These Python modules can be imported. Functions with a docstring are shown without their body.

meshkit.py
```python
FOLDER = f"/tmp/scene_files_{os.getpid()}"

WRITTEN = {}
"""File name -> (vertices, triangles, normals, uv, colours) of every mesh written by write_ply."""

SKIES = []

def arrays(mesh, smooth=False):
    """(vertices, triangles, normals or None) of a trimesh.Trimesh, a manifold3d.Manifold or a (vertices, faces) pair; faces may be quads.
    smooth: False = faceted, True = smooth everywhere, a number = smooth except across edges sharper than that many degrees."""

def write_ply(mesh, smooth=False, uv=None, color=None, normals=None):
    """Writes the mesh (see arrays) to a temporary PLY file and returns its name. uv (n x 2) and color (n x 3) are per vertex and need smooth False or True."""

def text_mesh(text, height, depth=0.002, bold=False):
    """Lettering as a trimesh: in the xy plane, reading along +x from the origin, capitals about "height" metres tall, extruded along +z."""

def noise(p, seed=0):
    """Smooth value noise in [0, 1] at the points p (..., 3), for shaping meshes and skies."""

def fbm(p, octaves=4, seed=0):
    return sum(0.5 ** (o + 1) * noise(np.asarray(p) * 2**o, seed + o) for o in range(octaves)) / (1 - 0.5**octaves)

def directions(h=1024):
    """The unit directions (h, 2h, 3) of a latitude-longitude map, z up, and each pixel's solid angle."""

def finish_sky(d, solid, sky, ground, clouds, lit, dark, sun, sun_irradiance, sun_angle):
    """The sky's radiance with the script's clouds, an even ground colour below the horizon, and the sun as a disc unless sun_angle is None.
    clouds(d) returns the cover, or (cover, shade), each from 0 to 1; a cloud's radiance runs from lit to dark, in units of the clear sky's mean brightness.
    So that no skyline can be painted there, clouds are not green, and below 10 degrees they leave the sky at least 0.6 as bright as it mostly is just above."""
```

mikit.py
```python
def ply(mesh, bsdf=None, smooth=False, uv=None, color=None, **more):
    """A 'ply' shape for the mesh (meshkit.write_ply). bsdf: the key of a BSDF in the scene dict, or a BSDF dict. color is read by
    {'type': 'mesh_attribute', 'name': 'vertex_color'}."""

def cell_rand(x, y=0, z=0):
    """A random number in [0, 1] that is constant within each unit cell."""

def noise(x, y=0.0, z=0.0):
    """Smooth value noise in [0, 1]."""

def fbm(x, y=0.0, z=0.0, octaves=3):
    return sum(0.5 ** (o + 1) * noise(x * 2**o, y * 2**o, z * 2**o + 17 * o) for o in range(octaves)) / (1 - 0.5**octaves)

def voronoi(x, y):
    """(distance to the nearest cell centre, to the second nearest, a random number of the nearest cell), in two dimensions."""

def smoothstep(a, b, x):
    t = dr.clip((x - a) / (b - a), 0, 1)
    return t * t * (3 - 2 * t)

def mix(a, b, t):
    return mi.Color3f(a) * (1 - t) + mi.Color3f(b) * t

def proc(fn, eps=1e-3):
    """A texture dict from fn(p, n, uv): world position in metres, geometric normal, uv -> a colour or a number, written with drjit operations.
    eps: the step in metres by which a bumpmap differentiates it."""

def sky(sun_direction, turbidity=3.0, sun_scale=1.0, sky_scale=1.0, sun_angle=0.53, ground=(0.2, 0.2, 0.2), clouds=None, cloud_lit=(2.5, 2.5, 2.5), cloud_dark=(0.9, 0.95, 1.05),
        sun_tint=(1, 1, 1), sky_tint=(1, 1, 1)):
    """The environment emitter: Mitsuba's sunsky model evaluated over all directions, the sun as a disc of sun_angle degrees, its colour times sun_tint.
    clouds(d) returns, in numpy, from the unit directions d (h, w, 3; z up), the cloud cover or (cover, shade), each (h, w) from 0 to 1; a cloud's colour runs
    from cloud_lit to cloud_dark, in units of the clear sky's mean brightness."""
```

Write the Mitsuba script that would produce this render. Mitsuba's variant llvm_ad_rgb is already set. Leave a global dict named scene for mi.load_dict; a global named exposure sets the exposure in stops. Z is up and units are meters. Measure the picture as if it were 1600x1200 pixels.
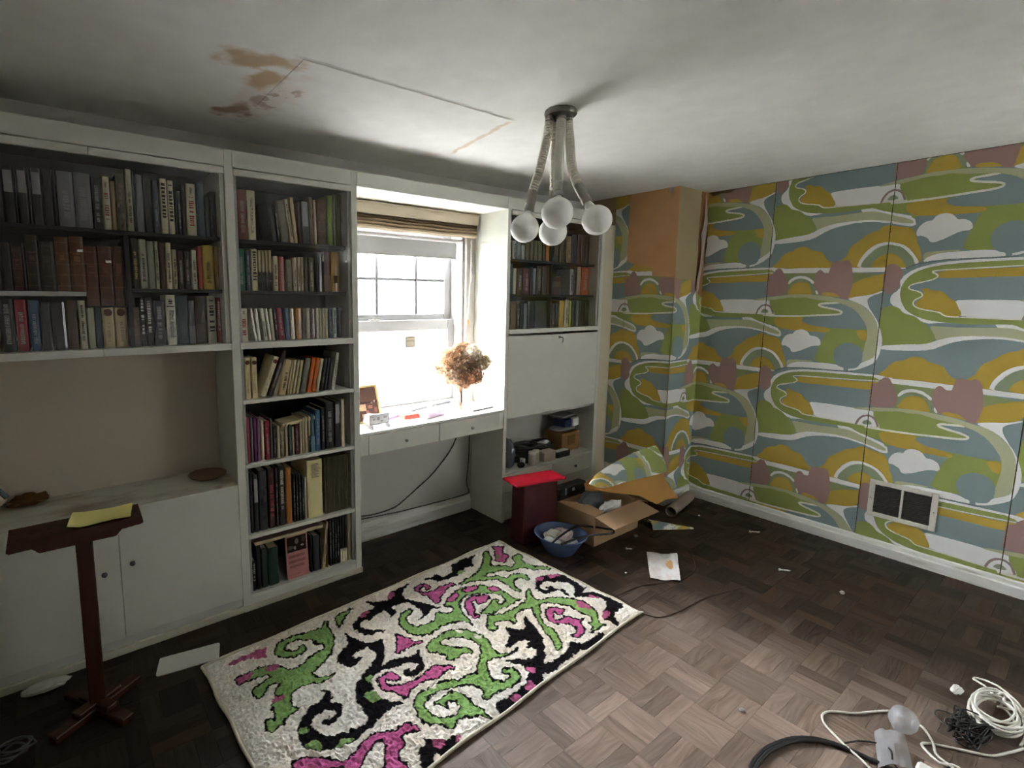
import math, random
import numpy as np
import drjit as dr
import mitsuba as mi
import shapely
import trimesh
from shapely.geometry import LineString, Polygon, box as sbox
from scipy.spatial import ConvexHull
import meshkit
import mikit
from mikit import noise, fbm, smoothstep, mix, cell_rand

T = mi.ScalarTransform4f
scene = {'type': 'scene'}
labels = {}

# ------------------------------------------------------------------ camera, sky, exposure
YAW, PITCH, ROLL = math.radians(36.0114), math.radians(-7.3399), math.radians(0.2550)
F_PX, CX, CY = 794.81, 671.65, 569.85
EYE = np.array([0.0, 0.0, 1.6])
fwd = np.array([math.sin(YAW) * math.cos(PITCH), math.cos(YAW) * math.cos(PITCH), math.sin(PITCH)])
right0 = np.array([math.cos(YAW), -math.sin(YAW), 0.0])
up0 = np.cross(right0, fwd)
cam_up = -math.sin(ROLL) * right0 + math.cos(ROLL) * up0
cam_right = math.cos(ROLL) * right0 + math.sin(ROLL) * up0
scene['camera'] = {
    'type': 'perspective', 'fov_axis': 'x', 'fov': 2 * math.degrees(math.atan(800 / F_PX)),
    'principal_point_offset_x': -(CX - 800) / 1600, 'principal_point_offset_y': -(CY - 600) / 1200,
    'near_clip': 0.02, 'far_clip': 200,
    'to_world': T().look_at(origin=EYE.tolist(), target=(EYE + fwd).tolist(), up=cam_up.tolist())}
# a bright, fully overcast day: light enters by the window and the added rear one
scene['sky'] = mikit.sky([0.3, 0.6, 0.74], turbidity=6.0, sun_scale=0.0, sky_scale=1.0, ground=(0.13, 0.125, 0.115),
                         clouds=lambda d: np.ones(d.shape[:2]), cloud_lit=(7.1, 7.4, 7.8), cloud_dark=(7.1, 7.4, 7.8))
exposure = 6.74

# ------------------------------------------------------------------ colours and materials
def lin(h, k=1.0):
    """sRGB hex (or triple of linear values) to linear rgb times k"""
    if isinstance(h, str):
        c = np.array([int(h[i:i + 2], 16) / 255 for i in (0, 2, 4)])
        c = np.where(c <= 0.04045, c / 12.92, ((c + 0.055) / 1.055) ** 2.4)
    else:
        c = np.array(h, float)
    return np.clip(c * k, 0, 0.92)

VC = {'type': 'mesh_attribute', 'name': 'vertex_color'}
def two(b): return {'type': 'twosided', 'bsdf': b}
scene['m_matte'] = two({'type': 'diffuse', 'reflectance': VC})
scene['m_satin'] = two({'type': 'principled', 'base_color': VC, 'roughness': 0.5, 'specular': 0.4})
scene['m_gloss'] = two({'type': 'principled', 'base_color': VC, 'roughness': 0.18, 'specular': 0.5})
scene['m_metal'] = two({'type': 'principled', 'base_color': VC, 'roughness': 0.35, 'metallic': 0.8})
scene['m_leaf'] = {'type': 'principledthin', 'base_color': VC, 'roughness': 0.9, 'diff_trans': 0.6}
scene['m_fill_blind'] = {'type': 'principledthin', 'base_color': VC, 'roughness': 0.9, 'diff_trans': 0.5}  # blind of the added rear window, passes daylight as fill
scene['m_pane'] = {'type': 'thindielectric', 'int_ior': 1.5, 'ext_ior': 1.0}
scene['m_glass'] = {'type': 'dielectric', 'int_ior': 1.5, 'ext_ior': 1.0}
scene['m_film'] = {'type': 'blendbsdf', 'weight': 0.3, 'a': {'type': 'thindielectric', 'int_ior': 1.5, 'ext_ior': 1.0},
                   'b': two({'type': 'principled', 'base_color': {'type': 'rgb', 'value': [0.62, 0.64, 0.68]}, 'roughness': 0.25, 'specular': 0.6})}

def f_ceiling(p, n, uv):
    x, y = p.x, p.y
    w = 0.5 + 1.5 * (fbm(x * 13, y * 13, 0.0, 5) - 0.5)
    base = mix((0.66, 0.66, 0.62), (0.73, 0.73, 0.70), fbm(x * 1.7, y * 1.7, 3.0, 3))
    base = base * (0.95 + 0.1 * fbm(x * 14, y * 14, 1.0, 2))
    def blob(cx, cy, rx, ry, a):
        ca, sa = math.cos(a), math.sin(a)
        dx, dy = x - cx, y - cy
        u, v = (dx * ca + dy * sa) / rx, (-dx * sa + dy * ca) / ry
        return dr.sqrt(u * u + v * v) + (w - 0.5) * 1.1
    tan1 = 1 - smoothstep(0.45, 1.25, blob(0.62, 1.90, 0.15, 0.075, -0.35))
    tan2 = 1 - smoothstep(0.45, 1.3, blob(0.70, 2.02, 0.055, 0.10, 0.0))
    dark = 1 - smoothstep(0.45, 1.2, blob(0.69, 2.43, 0.065, 0.12, 0.3))
    halo = 1 - smoothstep(0.6, 1.4, blob(0.76, 2.22, 0.12, 0.25, 0.1))
    flake = (1 - smoothstep(0.7, 1.1, blob(0.79, 2.24, 0.06, 0.17, 0.2))) * smoothstep(0.5, 0.58, fbm(x * 16, y * 16, 9.0, 4))
    c = mix(base, (0.58, 0.52, 0.46), halo * 0.5)
    c = mix(c, (0.44, 0.31, 0.17), dr.maximum(tan1, tan2) * 0.85)
    c = mix(c, (0.27, 0.16, 0.09), dark * 0.85)
    c = mix(c, (0.33, 0.24, 0.18), flake * 0.7)
    # water marks along the patch seams
    ln = (1 - smoothstep(0.004, 0.016, dr.abs(y - 1.783 + (w - 0.5) * 0.012))) * smoothstep(0.70, 0.78, x) * (1 - smoothstep(1.72, 1.80, x))
    ln2 = (1 - smoothstep(0.006, 0.022, dr.abs(x - 1.775 - (y - 1.783) * 0.17 + (w - 0.5) * 0.03))) * smoothstep(1.78, 1.84, y) * (1 - smoothstep(2.34, 2.42, y))
    c = mix(c, (0.36, 0.34, 0.30), ln * 0.6)
    return mix(c, (0.50, 0.37, 0.24), ln2 * 0.6)
scene['m_ceiling'] = two({'type': 'diffuse', 'reflectance': mikit.proc(f_ceiling)})

def f_floor(p, n, uv):
    u, v = uv.x, uv.y
    piece = dr.floor(v * 0.1)
    r1, r2, r3 = cell_rand(piece, 1), cell_rand(piece, 2), cell_rand(piece, 3)
    grain = fbm(u * 9 + r1 * 50, (v - piece * 10) * 130 + 6 * noise(u * 7 + r2 * 20, v * 20), r3 * 9, 4)
    c = mix((0.012, 0.0075, 0.005), (0.033, 0.022, 0.015), dr.clip(r1 * 0.75 + (grain - 0.5) * 1.0 + 0.1, 0, 1))
    c = mix(c, (0.05, 0.025, 0.013), smoothstep(0.72, 1.0, r2) * 0.5)
    # paler patch in the middle of the room, darker along the walls
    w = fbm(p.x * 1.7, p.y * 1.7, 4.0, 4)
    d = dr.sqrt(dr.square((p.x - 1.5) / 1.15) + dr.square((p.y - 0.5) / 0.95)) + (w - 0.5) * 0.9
    mid_mask = 1 - smoothstep(0.35, 1.6, d)
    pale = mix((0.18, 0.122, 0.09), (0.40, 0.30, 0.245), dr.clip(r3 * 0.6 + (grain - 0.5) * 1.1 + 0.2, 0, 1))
    return mix(c, pale, mid_mask * (0.55 + 0.35 * r1))
def f_floor_r(p, n, uv):
    return 0.46 + 0.2 * fbm(p.x * 5, p.y * 5, 2.0, 3)
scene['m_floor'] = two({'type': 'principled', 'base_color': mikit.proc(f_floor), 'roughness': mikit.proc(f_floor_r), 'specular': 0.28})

def f_top(p, n, uv):
    w = fbm(p.x * 6, p.y * 10, p.z, 4)
    c = mix((0.55, 0.54, 0.47), (0.33, 0.27, 0.19), smoothstep(0.42, 0.75, w))
    return mix(c, (0.20, 0.13, 0.07), smoothstep(0.55, 0.75, fbm(p.x * 13, p.y * 13, 5.0, 4)) * smoothstep(0.40, 0.62, p.x) * 0.7)
scene['m_worktop'] = two({'type': 'principled', 'base_color': mikit.proc(f_top), 'roughness': 0.5})

def f_base(p, n, uv):
    w = fbm(p.x * 5, p.y * 5, p.z * 30, 4)
    return mix((0.62, 0.62, 0.58), (0.33, 0.31, 0.25), smoothstep(0.5, 0.85, w) * 0.7)
scene['m_baseboard'] = two({'type': 'principled', 'base_color': mikit.proc(f_base), 'roughness': 0.5})

def f_wood(p, n, uv):
    g = fbm(p.x * 60, p.y * 60, p.z * 4, 3)
    return mix((0.022, 0.006, 0.0035), (0.05, 0.014, 0.007), g)
scene['m_redwood'] = two({'type': 'principled', 'base_color': mikit.proc(f_wood), 'roughness': 0.4})

def f_plaster(p, n, uv):
    w = fbm(p.x * 7, p.y * 7, p.z * 7, 4)
    return mix((0.50, 0.27, 0.125), (0.58, 0.34, 0.17), w)
scene['m_plaster'] = two({'type': 'diffuse', 'reflectance': mikit.proc(f_plaster)})

# ------------------------------------------------------------------ mesh tools
class MB:
    """collects faces with one colour each; build() makes them one shape of the scene"""
    def __init__(self): self.v, self.f, self.c, self.n = [], [], [], 0
    def add(self, v, f, col):
        v = np.asarray(v, float)
        self.v.append(v); self.f.append(np.asarray(f, int) + self.n); self.n += len(v)
        col = lin(col) if isinstance(col, str) else np.asarray(col, float)
        self.c.append(np.broadcast_to(col, (len(v), 3)))
        return self
    def box(self, lo, hi, col, bevel=0.0, rot=None, at=None):
        lo, hi = np.minimum(lo, hi).astype(float), np.maximum(lo, hi).astype(float)
        if bevel <= 0:
            v = np.array([[x, y, z] for x in (lo[0], hi[0]) for y in (lo[1], hi[1]) for z in (lo[2], hi[2])])
            f = BOXF
        else:
            b = min(bevel, *(0.45 * (hi - lo)))
            v, f = chamfer(lo, hi, b)
        if rot is not None: v = (v - at) @ rot.T + at
        return self.add(v, f, col)
    def mesh(self, m, col): return self.add(np.array(m.vertices), np.array(m.faces), col)
    def quad(self, a, b, c, d, col): return self.add([a, b, c, d], [[0, 1, 2], [0, 2, 3]], col)
    def tube(self, pts, r, col, sides=8, caps=True):
        v, f = tube(pts, r, sides, caps)
        return self.add(v, f, col)
    def lathe(self, prof, col, n=28, axis=(0, 0, 1), at=(0, 0, 0)):
        v, f = lathe(prof, n)
        v = v @ frame(axis).T + np.asarray(at, float)
        return self.add(v, f, col)
    def geo(self):
        return np.vstack(self.v), np.vstack(self.f), np.vstack(self.c)
    def build(self, key, bsdf='m_satin', smooth=False, parent=None, lab=None):
        v, f, c = self.geo()
        return put(key, v, f, bsdf, smooth, c, parent, lab)

BOXF = np.array([[0, 1, 3], [0, 3, 2], [4, 6, 7], [4, 7, 5], [0, 4, 5], [0, 5, 1], [2, 3, 7], [2, 7, 6], [0, 2, 6], [0, 6, 4], [1, 5, 7], [1, 7, 3]])
def _unit_chamfer():
    v = []
    for s in np.ndindex(2, 2, 2):
        for k in range(3): v.append((*s, k))
    def pos(lo, hi, b):
        out = []
        for x, y, z, k in v:
            s = np.array([x, y, z])
            p = np.where(s == 1, hi, lo).astype(float)
            for j in range(3):
                if j != k: p[j] += b if s[j] == 0 else -b
            out.append(p)
        return np.array(out)
    p = pos(np.zeros(3), np.ones(3), 0.2)
    h = ConvexHull(p)
    f = h.simplices.copy()
    for i, t in enumerate(f):
        n = np.cross(p[t[1]] - p[t[0]], p[t[2]] - p[t[0]])
        if n @ h.equations[i, :3] < 0: f[i] = t[[0, 2, 1]]
    return pos, f
_CH = _unit_chamfer()
def chamfer(lo, hi, b): return _CH[0](lo, hi, b), _CH[1]

def frame(axis):
    z = np.asarray(axis, float); z = z / np.linalg.norm(z)
    a = np.array([1.0, 0, 0]) if abs(z[0]) < 0.9 else np.array([0, 1.0, 0])
    x = np.cross(a, z); x /= np.linalg.norm(x)
    return np.stack([x, np.cross(z, x), z], 1)

def tube(pts, r, sides=8, caps=True):
    p = np.asarray(pts, float)
    t = np.gradient(p, axis=0); t /= np.linalg.norm(t, axis=1, keepdims=True) + 1e-12
    a = np.array([0, 0, 1.0]) if abs(t[0][2]) < 0.9 else np.array([1.0, 0, 0])
    A = []
    for k in range(len(p)):
        a = a - t[k] * (a @ t[k]); a /= np.linalg.norm(a) + 1e-12
        A.append(a)
    A = np.array(A); B = np.cross(t, A)
    ang = np.arange(sides) * 2 * np.pi / sides
    r = np.broadcast_to(r, (len(p),))
    v = (p[:, None] + r[:, None, None] * (np.cos(ang)[None, :, None] * A[:, None] + np.sin(ang)[None, :, None] * B[:, None])).reshape(-1, 3)
    f = []
    for i in range(len(p) - 1):
        for j in range(sides):
            a0, b0 = i * sides + j, i * sides + (j + 1) % sides
            f += [[a0, b0, b0 + sides], [a0, b0 + sides, a0 + sides]]
    if caps:
        n = len(v); v = np.vstack([v, p[0], p[-1]]); e = (len(p) - 1) * sides
        for j in range(sides):
            f += [[n, (j + 1) % sides, j], [n + 1, e + j, e + (j + 1) % sides]]
    return v, np.array(f)

def lathe(prof, n=28):
    prof = np.asarray(prof, float); a = np.arange(n) * 2 * np.pi / n
    v = np.stack([prof[:, :1] * np.cos(a), prof[:, :1] * np.sin(a), np.repeat(prof[:, 1:2], n, 1)], -1).reshape(-1, 3)
    f = []
    for i in range(len(prof) - 1):
        for j in range(n):
            a0, b0 = i * n + j, i * n + (j + 1) % n
            f += [[a0, b0, b0 + n], [a0, b0 + n, a0 + n]]
    return v, np.array(f)

def smooth_path(pts, n=12):
    p = np.asarray(pts, float); p = np.vstack([2 * p[0] - p[1], p, 2 * p[-1] - p[-2]])
    out = []
    for i in range(1, len(p) - 2):
        for t in np.linspace(0, 1, n, endpoint=False):
            a, b, c, d = p[i - 1:i + 3]
            out.append(0.5 * (2 * b + (c - a) * t + (2 * a - 5 * b + 4 * c - d) * t * t + (3 * b - a - 3 * c + d) * t ** 3))
    out.append(p[-2])
    return np.array(out)

def rotz(a):
    c, s = math.cos(a), math.sin(a)
    return np.array([[c, -s, 0], [s, c, 0], [0, 0, 1]])

def chaikin(p, n=2, closed=True):
    p = np.asarray(p, float)
    for _ in range(n):
        q = np.roll(p, -1, 0)
        if closed: p = np.stack([0.75 * p + 0.25 * q, 0.25 * p + 0.75 * q], 1).reshape(-1, 2)
        else: p = np.vstack([p[:1], np.stack([0.75 * p[:-1] + 0.25 * q[:-1], 0.25 * p[:-1] + 0.75 * q[:-1]], 1).reshape(-1, 2), p[-1:]])
    return p

COUNT = {}
def numbered(name):
    n = COUNT.get(name, -1) + 1; COUNT[name] = n
    return name if n == 0 else f'{name}_{n:03d}'
def put(key, v, f, bsdf, smooth=False, color=None, parent=None, lab=None, uv=None):
    key = numbered((parent + '__' if parent else '') + key)
    if smooth not in (False, True) and color is not None:      # angle smoothing splits vertices: carry the colour over
        m = trimesh.Trimesh(v, f, process=False)
        m2 = trimesh.graph.smooth_shade(m, angle=math.radians(smooth), facet_minarea=None)
        from scipy.spatial import cKDTree
        tri = np.asarray(m2.faces)
        cc = np.zeros((len(m2.vertices), 3))
        idx = cKDTree(v).query(np.asarray(m2.vertices))[1]
        color = np.asarray(color)[idx]
        scene[key] = mikit.ply(m2, bsdf, smooth=True, color=color)
    else:
        scene[key] = mikit.ply((v, f), bsdf, smooth=smooth, color=color, uv=uv)
    if lab: labels[key] = {'label': lab}
    return key
def thing(name, label, cat, group=None):
    key = numbered(name)
    labels[key] = {'label': label, 'category': cat}
    if group: labels[key]['group'] = group
    return key
def tag(key, label, cat, group=None):
    labels[key] = {'label': label, 'category': cat}
    if group: labels[key]['group'] = group
    return key
def struct(key): labels[key] = {'kind': 'structure'}; return key

PAINT = np.array([0.56, 0.565, 0.51])       # off-white cabinet paint
PAINT2 = np.array([0.60, 0.60, 0.55])
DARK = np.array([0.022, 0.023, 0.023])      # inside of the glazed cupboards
CZ, XR, YB, XL, YN = 2.4256, 4.138, 2.87, -0.42, -1.25


# ------------------------------------------------------------------ flat print of the wallpaper and the rug pattern (millimetres)
WALLPAPER = [
 ('green', 0, [-1,860,41,880,82,870,105,832,125,828,165,811,190,783,213,768,236,741,252,713,263,677,217,651,118,642,17,630,3,681,3,754]),
 ('white', 0, [14,631,117,645,217,653,258,673,288,696,338,712,427,725,523,722,468,813,234,773,189,786,165,814,125,830,105,835,83,867,47,881,36,918,42,945,74,976,80,1003,70,1021,90,1062,126,1092,179,1114,241,1129,343,1137,487,1140,622,1140,732,1140,735,1110,489,1112,356,974,422,782,518,784,555,783,589,763,635,747,703,724,743,709,761,685,759,663,739,651,709,658,641,682,572,697,501,704,430,697,351,681,301,656,246,621,176,611,16,604]),
 ('sage', 0, [229,762,272,762,350,758,424,761,520,766,557,762,604,746,659,724,718,700,746,680,742,669,708,672,640,693,571,708,524,715,428,715,339,707,288,690,264,677,253,713,236,741]),
 ('green', 0, [679,1129,488,1125,344,1123,253,1115,190,1103,138,1078,107,1050,83,1002,79,944,92,895,118,847,171,812,227,793,322,781,423,778,518,784,555,782,589,763,635,747,707,726,720,772,717,805,661,851,641,1075]),
 ('slate', 0, [667,1101,537,1095,444,1092,347,1088,245,1085,215,1081,213,1071,234,1061,235,1046,218,1031,170,1018,128,1006,113,988,125,974,158,966,180,950,180,934,151,917,142,900,149,878,178,861,222,853,265,845,277,828,298,820,355,818,585,811,639,809,694,823,671,1079]),
 ('ochre', 0, [230,1080,347,1085,492,1086,639,1092,677,1101,673,1057,636,1039,496,1041,351,1039,244,1037,236,1049]),
 ('white', 0, [306,912,411,916,553,914,599,909,656,910,683,895,698,869,705,837,716,811,585,811,355,817,327,847]),
 ('ochre', 0, [155,902,183,929,188,955,171,977,200,986,218,969,247,970,277,950,295,925,322,907,336,873,350,848,353,822,298,821,279,830,267,847,222,855,178,864,153,881]),
 ('cream', 7, [669,1102,537,1095,444,1092,347,1088,245,1085,215,1082,210,1073,234,1061,237,1046,218,1031,170,1018,128,1006,113,988,125,974,158,966,181,950,180,933,151,916,142,898,149,877,178,860,222,851,265,843,277,827,298,818,355,817,468,813,585,811,639,808,717,806,779,810]),
 ('mauve2', 12, [584,813,593,843,611,867,633,877,659,873,680,854,691,818]),
 ('sagedk', 0, [609,816,620,840,635,848,653,841,666,820]),
 ('ochre', 0, [17,1831,29,1852,55,1872,71,1907,101,1932,143,1941,157,1961,192,1967,223,1959,245,1937,295,1928,316,1909,339,1867,369,1851,382,1811,184,1817]),
 ('ochre', 0, [402,1852,423,1874,440,1889,450,1928,466,1954,499,1978,527,2008,555,2027,585,2032,603,2054,636,2061,636,2061,659,2051,739,2035,754,2008,765,1971,783,1924,791,1893,799,1851,800,1837,775,1815,735,1793,629,1799,639,1799,474,1807]),
 ('white', 0, [496,1806,506,1852,521,1884,540,1913,567,1940,600,1956,633,1960,647,1959,655,1957,697,1944,726,1926,752,1895,775,1858,790,1830,776,1815,750,1799,629,1799,639,1799]),
 ('sagedk', 0, [515,1805,524,1846,543,1877,570,1913,602,1935,634,1943,647,1944,649,1942,690,1931,715,1914,742,1881,755,1865,771,1826,772,1813,742,1795,629,1799,639,1802]),
 ('ochre', 0, [566,1811,580,1848,607,1879,643,1889,625,1887,645,1892,674,1884,700,1864,719,1836,736,1802,711,1795,629,1799,639,1805]),
 ('white', 0, [50,1828,643,1805,638,1805,730,1802,735,1794,639,1780,641,1778,81,1788,53,1792]),
 ('greend', 0, [53,1791,80,1791,645,1777,643,1705,486,1669,300,1636,93,1637,59,1718]),
 ('ochre', 0, [479,1704,525,1736,572,1751,646,1774,643,1759,641,1665,578,1634,460,1608,442,1653,465,1709]),
 ('sagedk', 0, [130,1710,165,1738,200,1747,242,1740,274,1716,310,1639,125,1640]),
 ('ochre', 0, [120,1636,143,1686,156,1710,181,1727,212,1730,241,1723,262,1690,283,1634]),
 ('white', 0, [124,1720,138,1747,162,1764,198,1771,235,1763,261,1744,284,1724,272,1709,249,1738,200,1754,159,1743,133,1711]),
 ('mauve', 0, [-1,1776,26,1784,40,1811,56,1826,78,1824,93,1797,107,1766,124,1716,130,1692,116,1655,109,1638,-12,1628,-6,1700,-6,1763]),
 ('mauve', 0, [283,1778,291,1798,305,1807,320,1798,337,1777,356,1785,359,1812,366,1843,374,1858,406,1858,425,1851,442,1866,457,1858,470,1838,480,1787,485,1743,487,1709,481,1670,473,1627,460,1607,426,1622,377,1648,338,1651,320,1638,304,1651,292,1678,277,1707,279,1736]),
 ('ochre', 0, [326,1651,347,1659,372,1654,395,1654,438,1620,388,1628,330,1635]),
 ('white', 0, [292,1680,312,1645,300,1641,291,1660]),
 ('mauve', 0, [644,1814,659,1826,679,1828,701,1811,720,1784,724,1758,713,1724,719,1695,702,1669,676,1644,650,1651,634,1713,637,1777]),
 ('green', 0, [7,1603,68,1612,147,1628,210,1631,322,1613,400,1596,477,1571,521,1535,556,1486,582,1431,590,1376,578,1263,528,1195,309,1178,329,1300,281,1393,114,1371,52,1456,71,1497]),
 ('slate', 0, [101,1408,177,1398,271,1392,385,1392,362,1368,348,1307,332,1258,318,1188,183,1190,137,1223,121,1297,116,1353]),
 ('ochre', 0, [54,1475,105,1490,234,1493,237,1460,267,1440,343,1427,399,1415,387,1391,271,1392,193,1397,123,1402,71,1429]),
 ('slate', 0, [228,1472,242,1487,287,1497,384,1509,436,1513,446,1525,434,1536,336,1566,340,1578,420,1587,477,1568,521,1535,556,1486,580,1442,585,1419,463,1419,343,1427,267,1439,234,1460]),
 ('ochre', 0, [525,1413,585,1419,592,1381,587,1350,559,1354,539,1384]),
 ('green', 0, [61,1594,391,1595,334,1585,315,1573,341,1561,405,1548,440,1535,442,1521,384,1509,211,1498,72,1494]),
 ('cream', 12, [422,1589,382,1585,334,1584,313,1573,339,1559,405,1547,439,1536,448,1525,436,1513,384,1507,312,1504,211,1496,72,1493,-7,1495]),
 ('sage', 0, [-79,1601,-74,1609,5,1625,93,1635,146,1643,209,1645,300,1639,374,1629,427,1614,469,1606,515,1595,553,1568,591,1531,622,1483,636,1445,644,1379,646,1296,639,1251,606,1221,567,1211,579,1280,584,1342,590,1387,580,1442,556,1486,521,1535,477,1568,429,1588,391,1596,323,1604,272,1614,231,1625,190,1618,148,1625,68,1609,7,1603]),
 ('white', 0, [464,1613,512,1629,578,1637,642,1667,645,1657,591,1633,573,1618,568,1594,590,1545,620,1496,639,1456,663,1380,665,1326,661,1281,645,1221,609,1191,554,1159,509,1148,430,1144,291,1147,204,1139,158,1134,185,1165,237,1183,338,1187,431,1188,487,1167,508,1161,553,1172,572,1208,606,1226,638,1254,645,1296,644,1379,634,1447,621,1485,591,1534,553,1572,506,1597]),
 ('sage', 0, [162,1184,183,1193,307,1197,318,1188,237,1183,185,1165,166,1144]),
 ('slate', 0, [425,1231,424,1266,440,1303,471,1328,498,1334,535,1327,564,1301,576,1274,578,1229,569,1199,557,1175,535,1167,508,1173,514,1147,487,1144,489,1168,466,1171,445,1186]),
 ('white', 0, [121,1287,121,1322,138,1354,163,1371,185,1369,191,1388,213,1404,244,1406,271,1389,286,1363,313,1365,337,1351,349,1331,350,1300,304,1298,265,1274,231,1255,200,1243,181,1250,177,1270,143,1289]),
 ('darkline', 8, [98,1102,134,1125,204,1137,292,1144,430,1142,510,1146,532,1147]),
]
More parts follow.
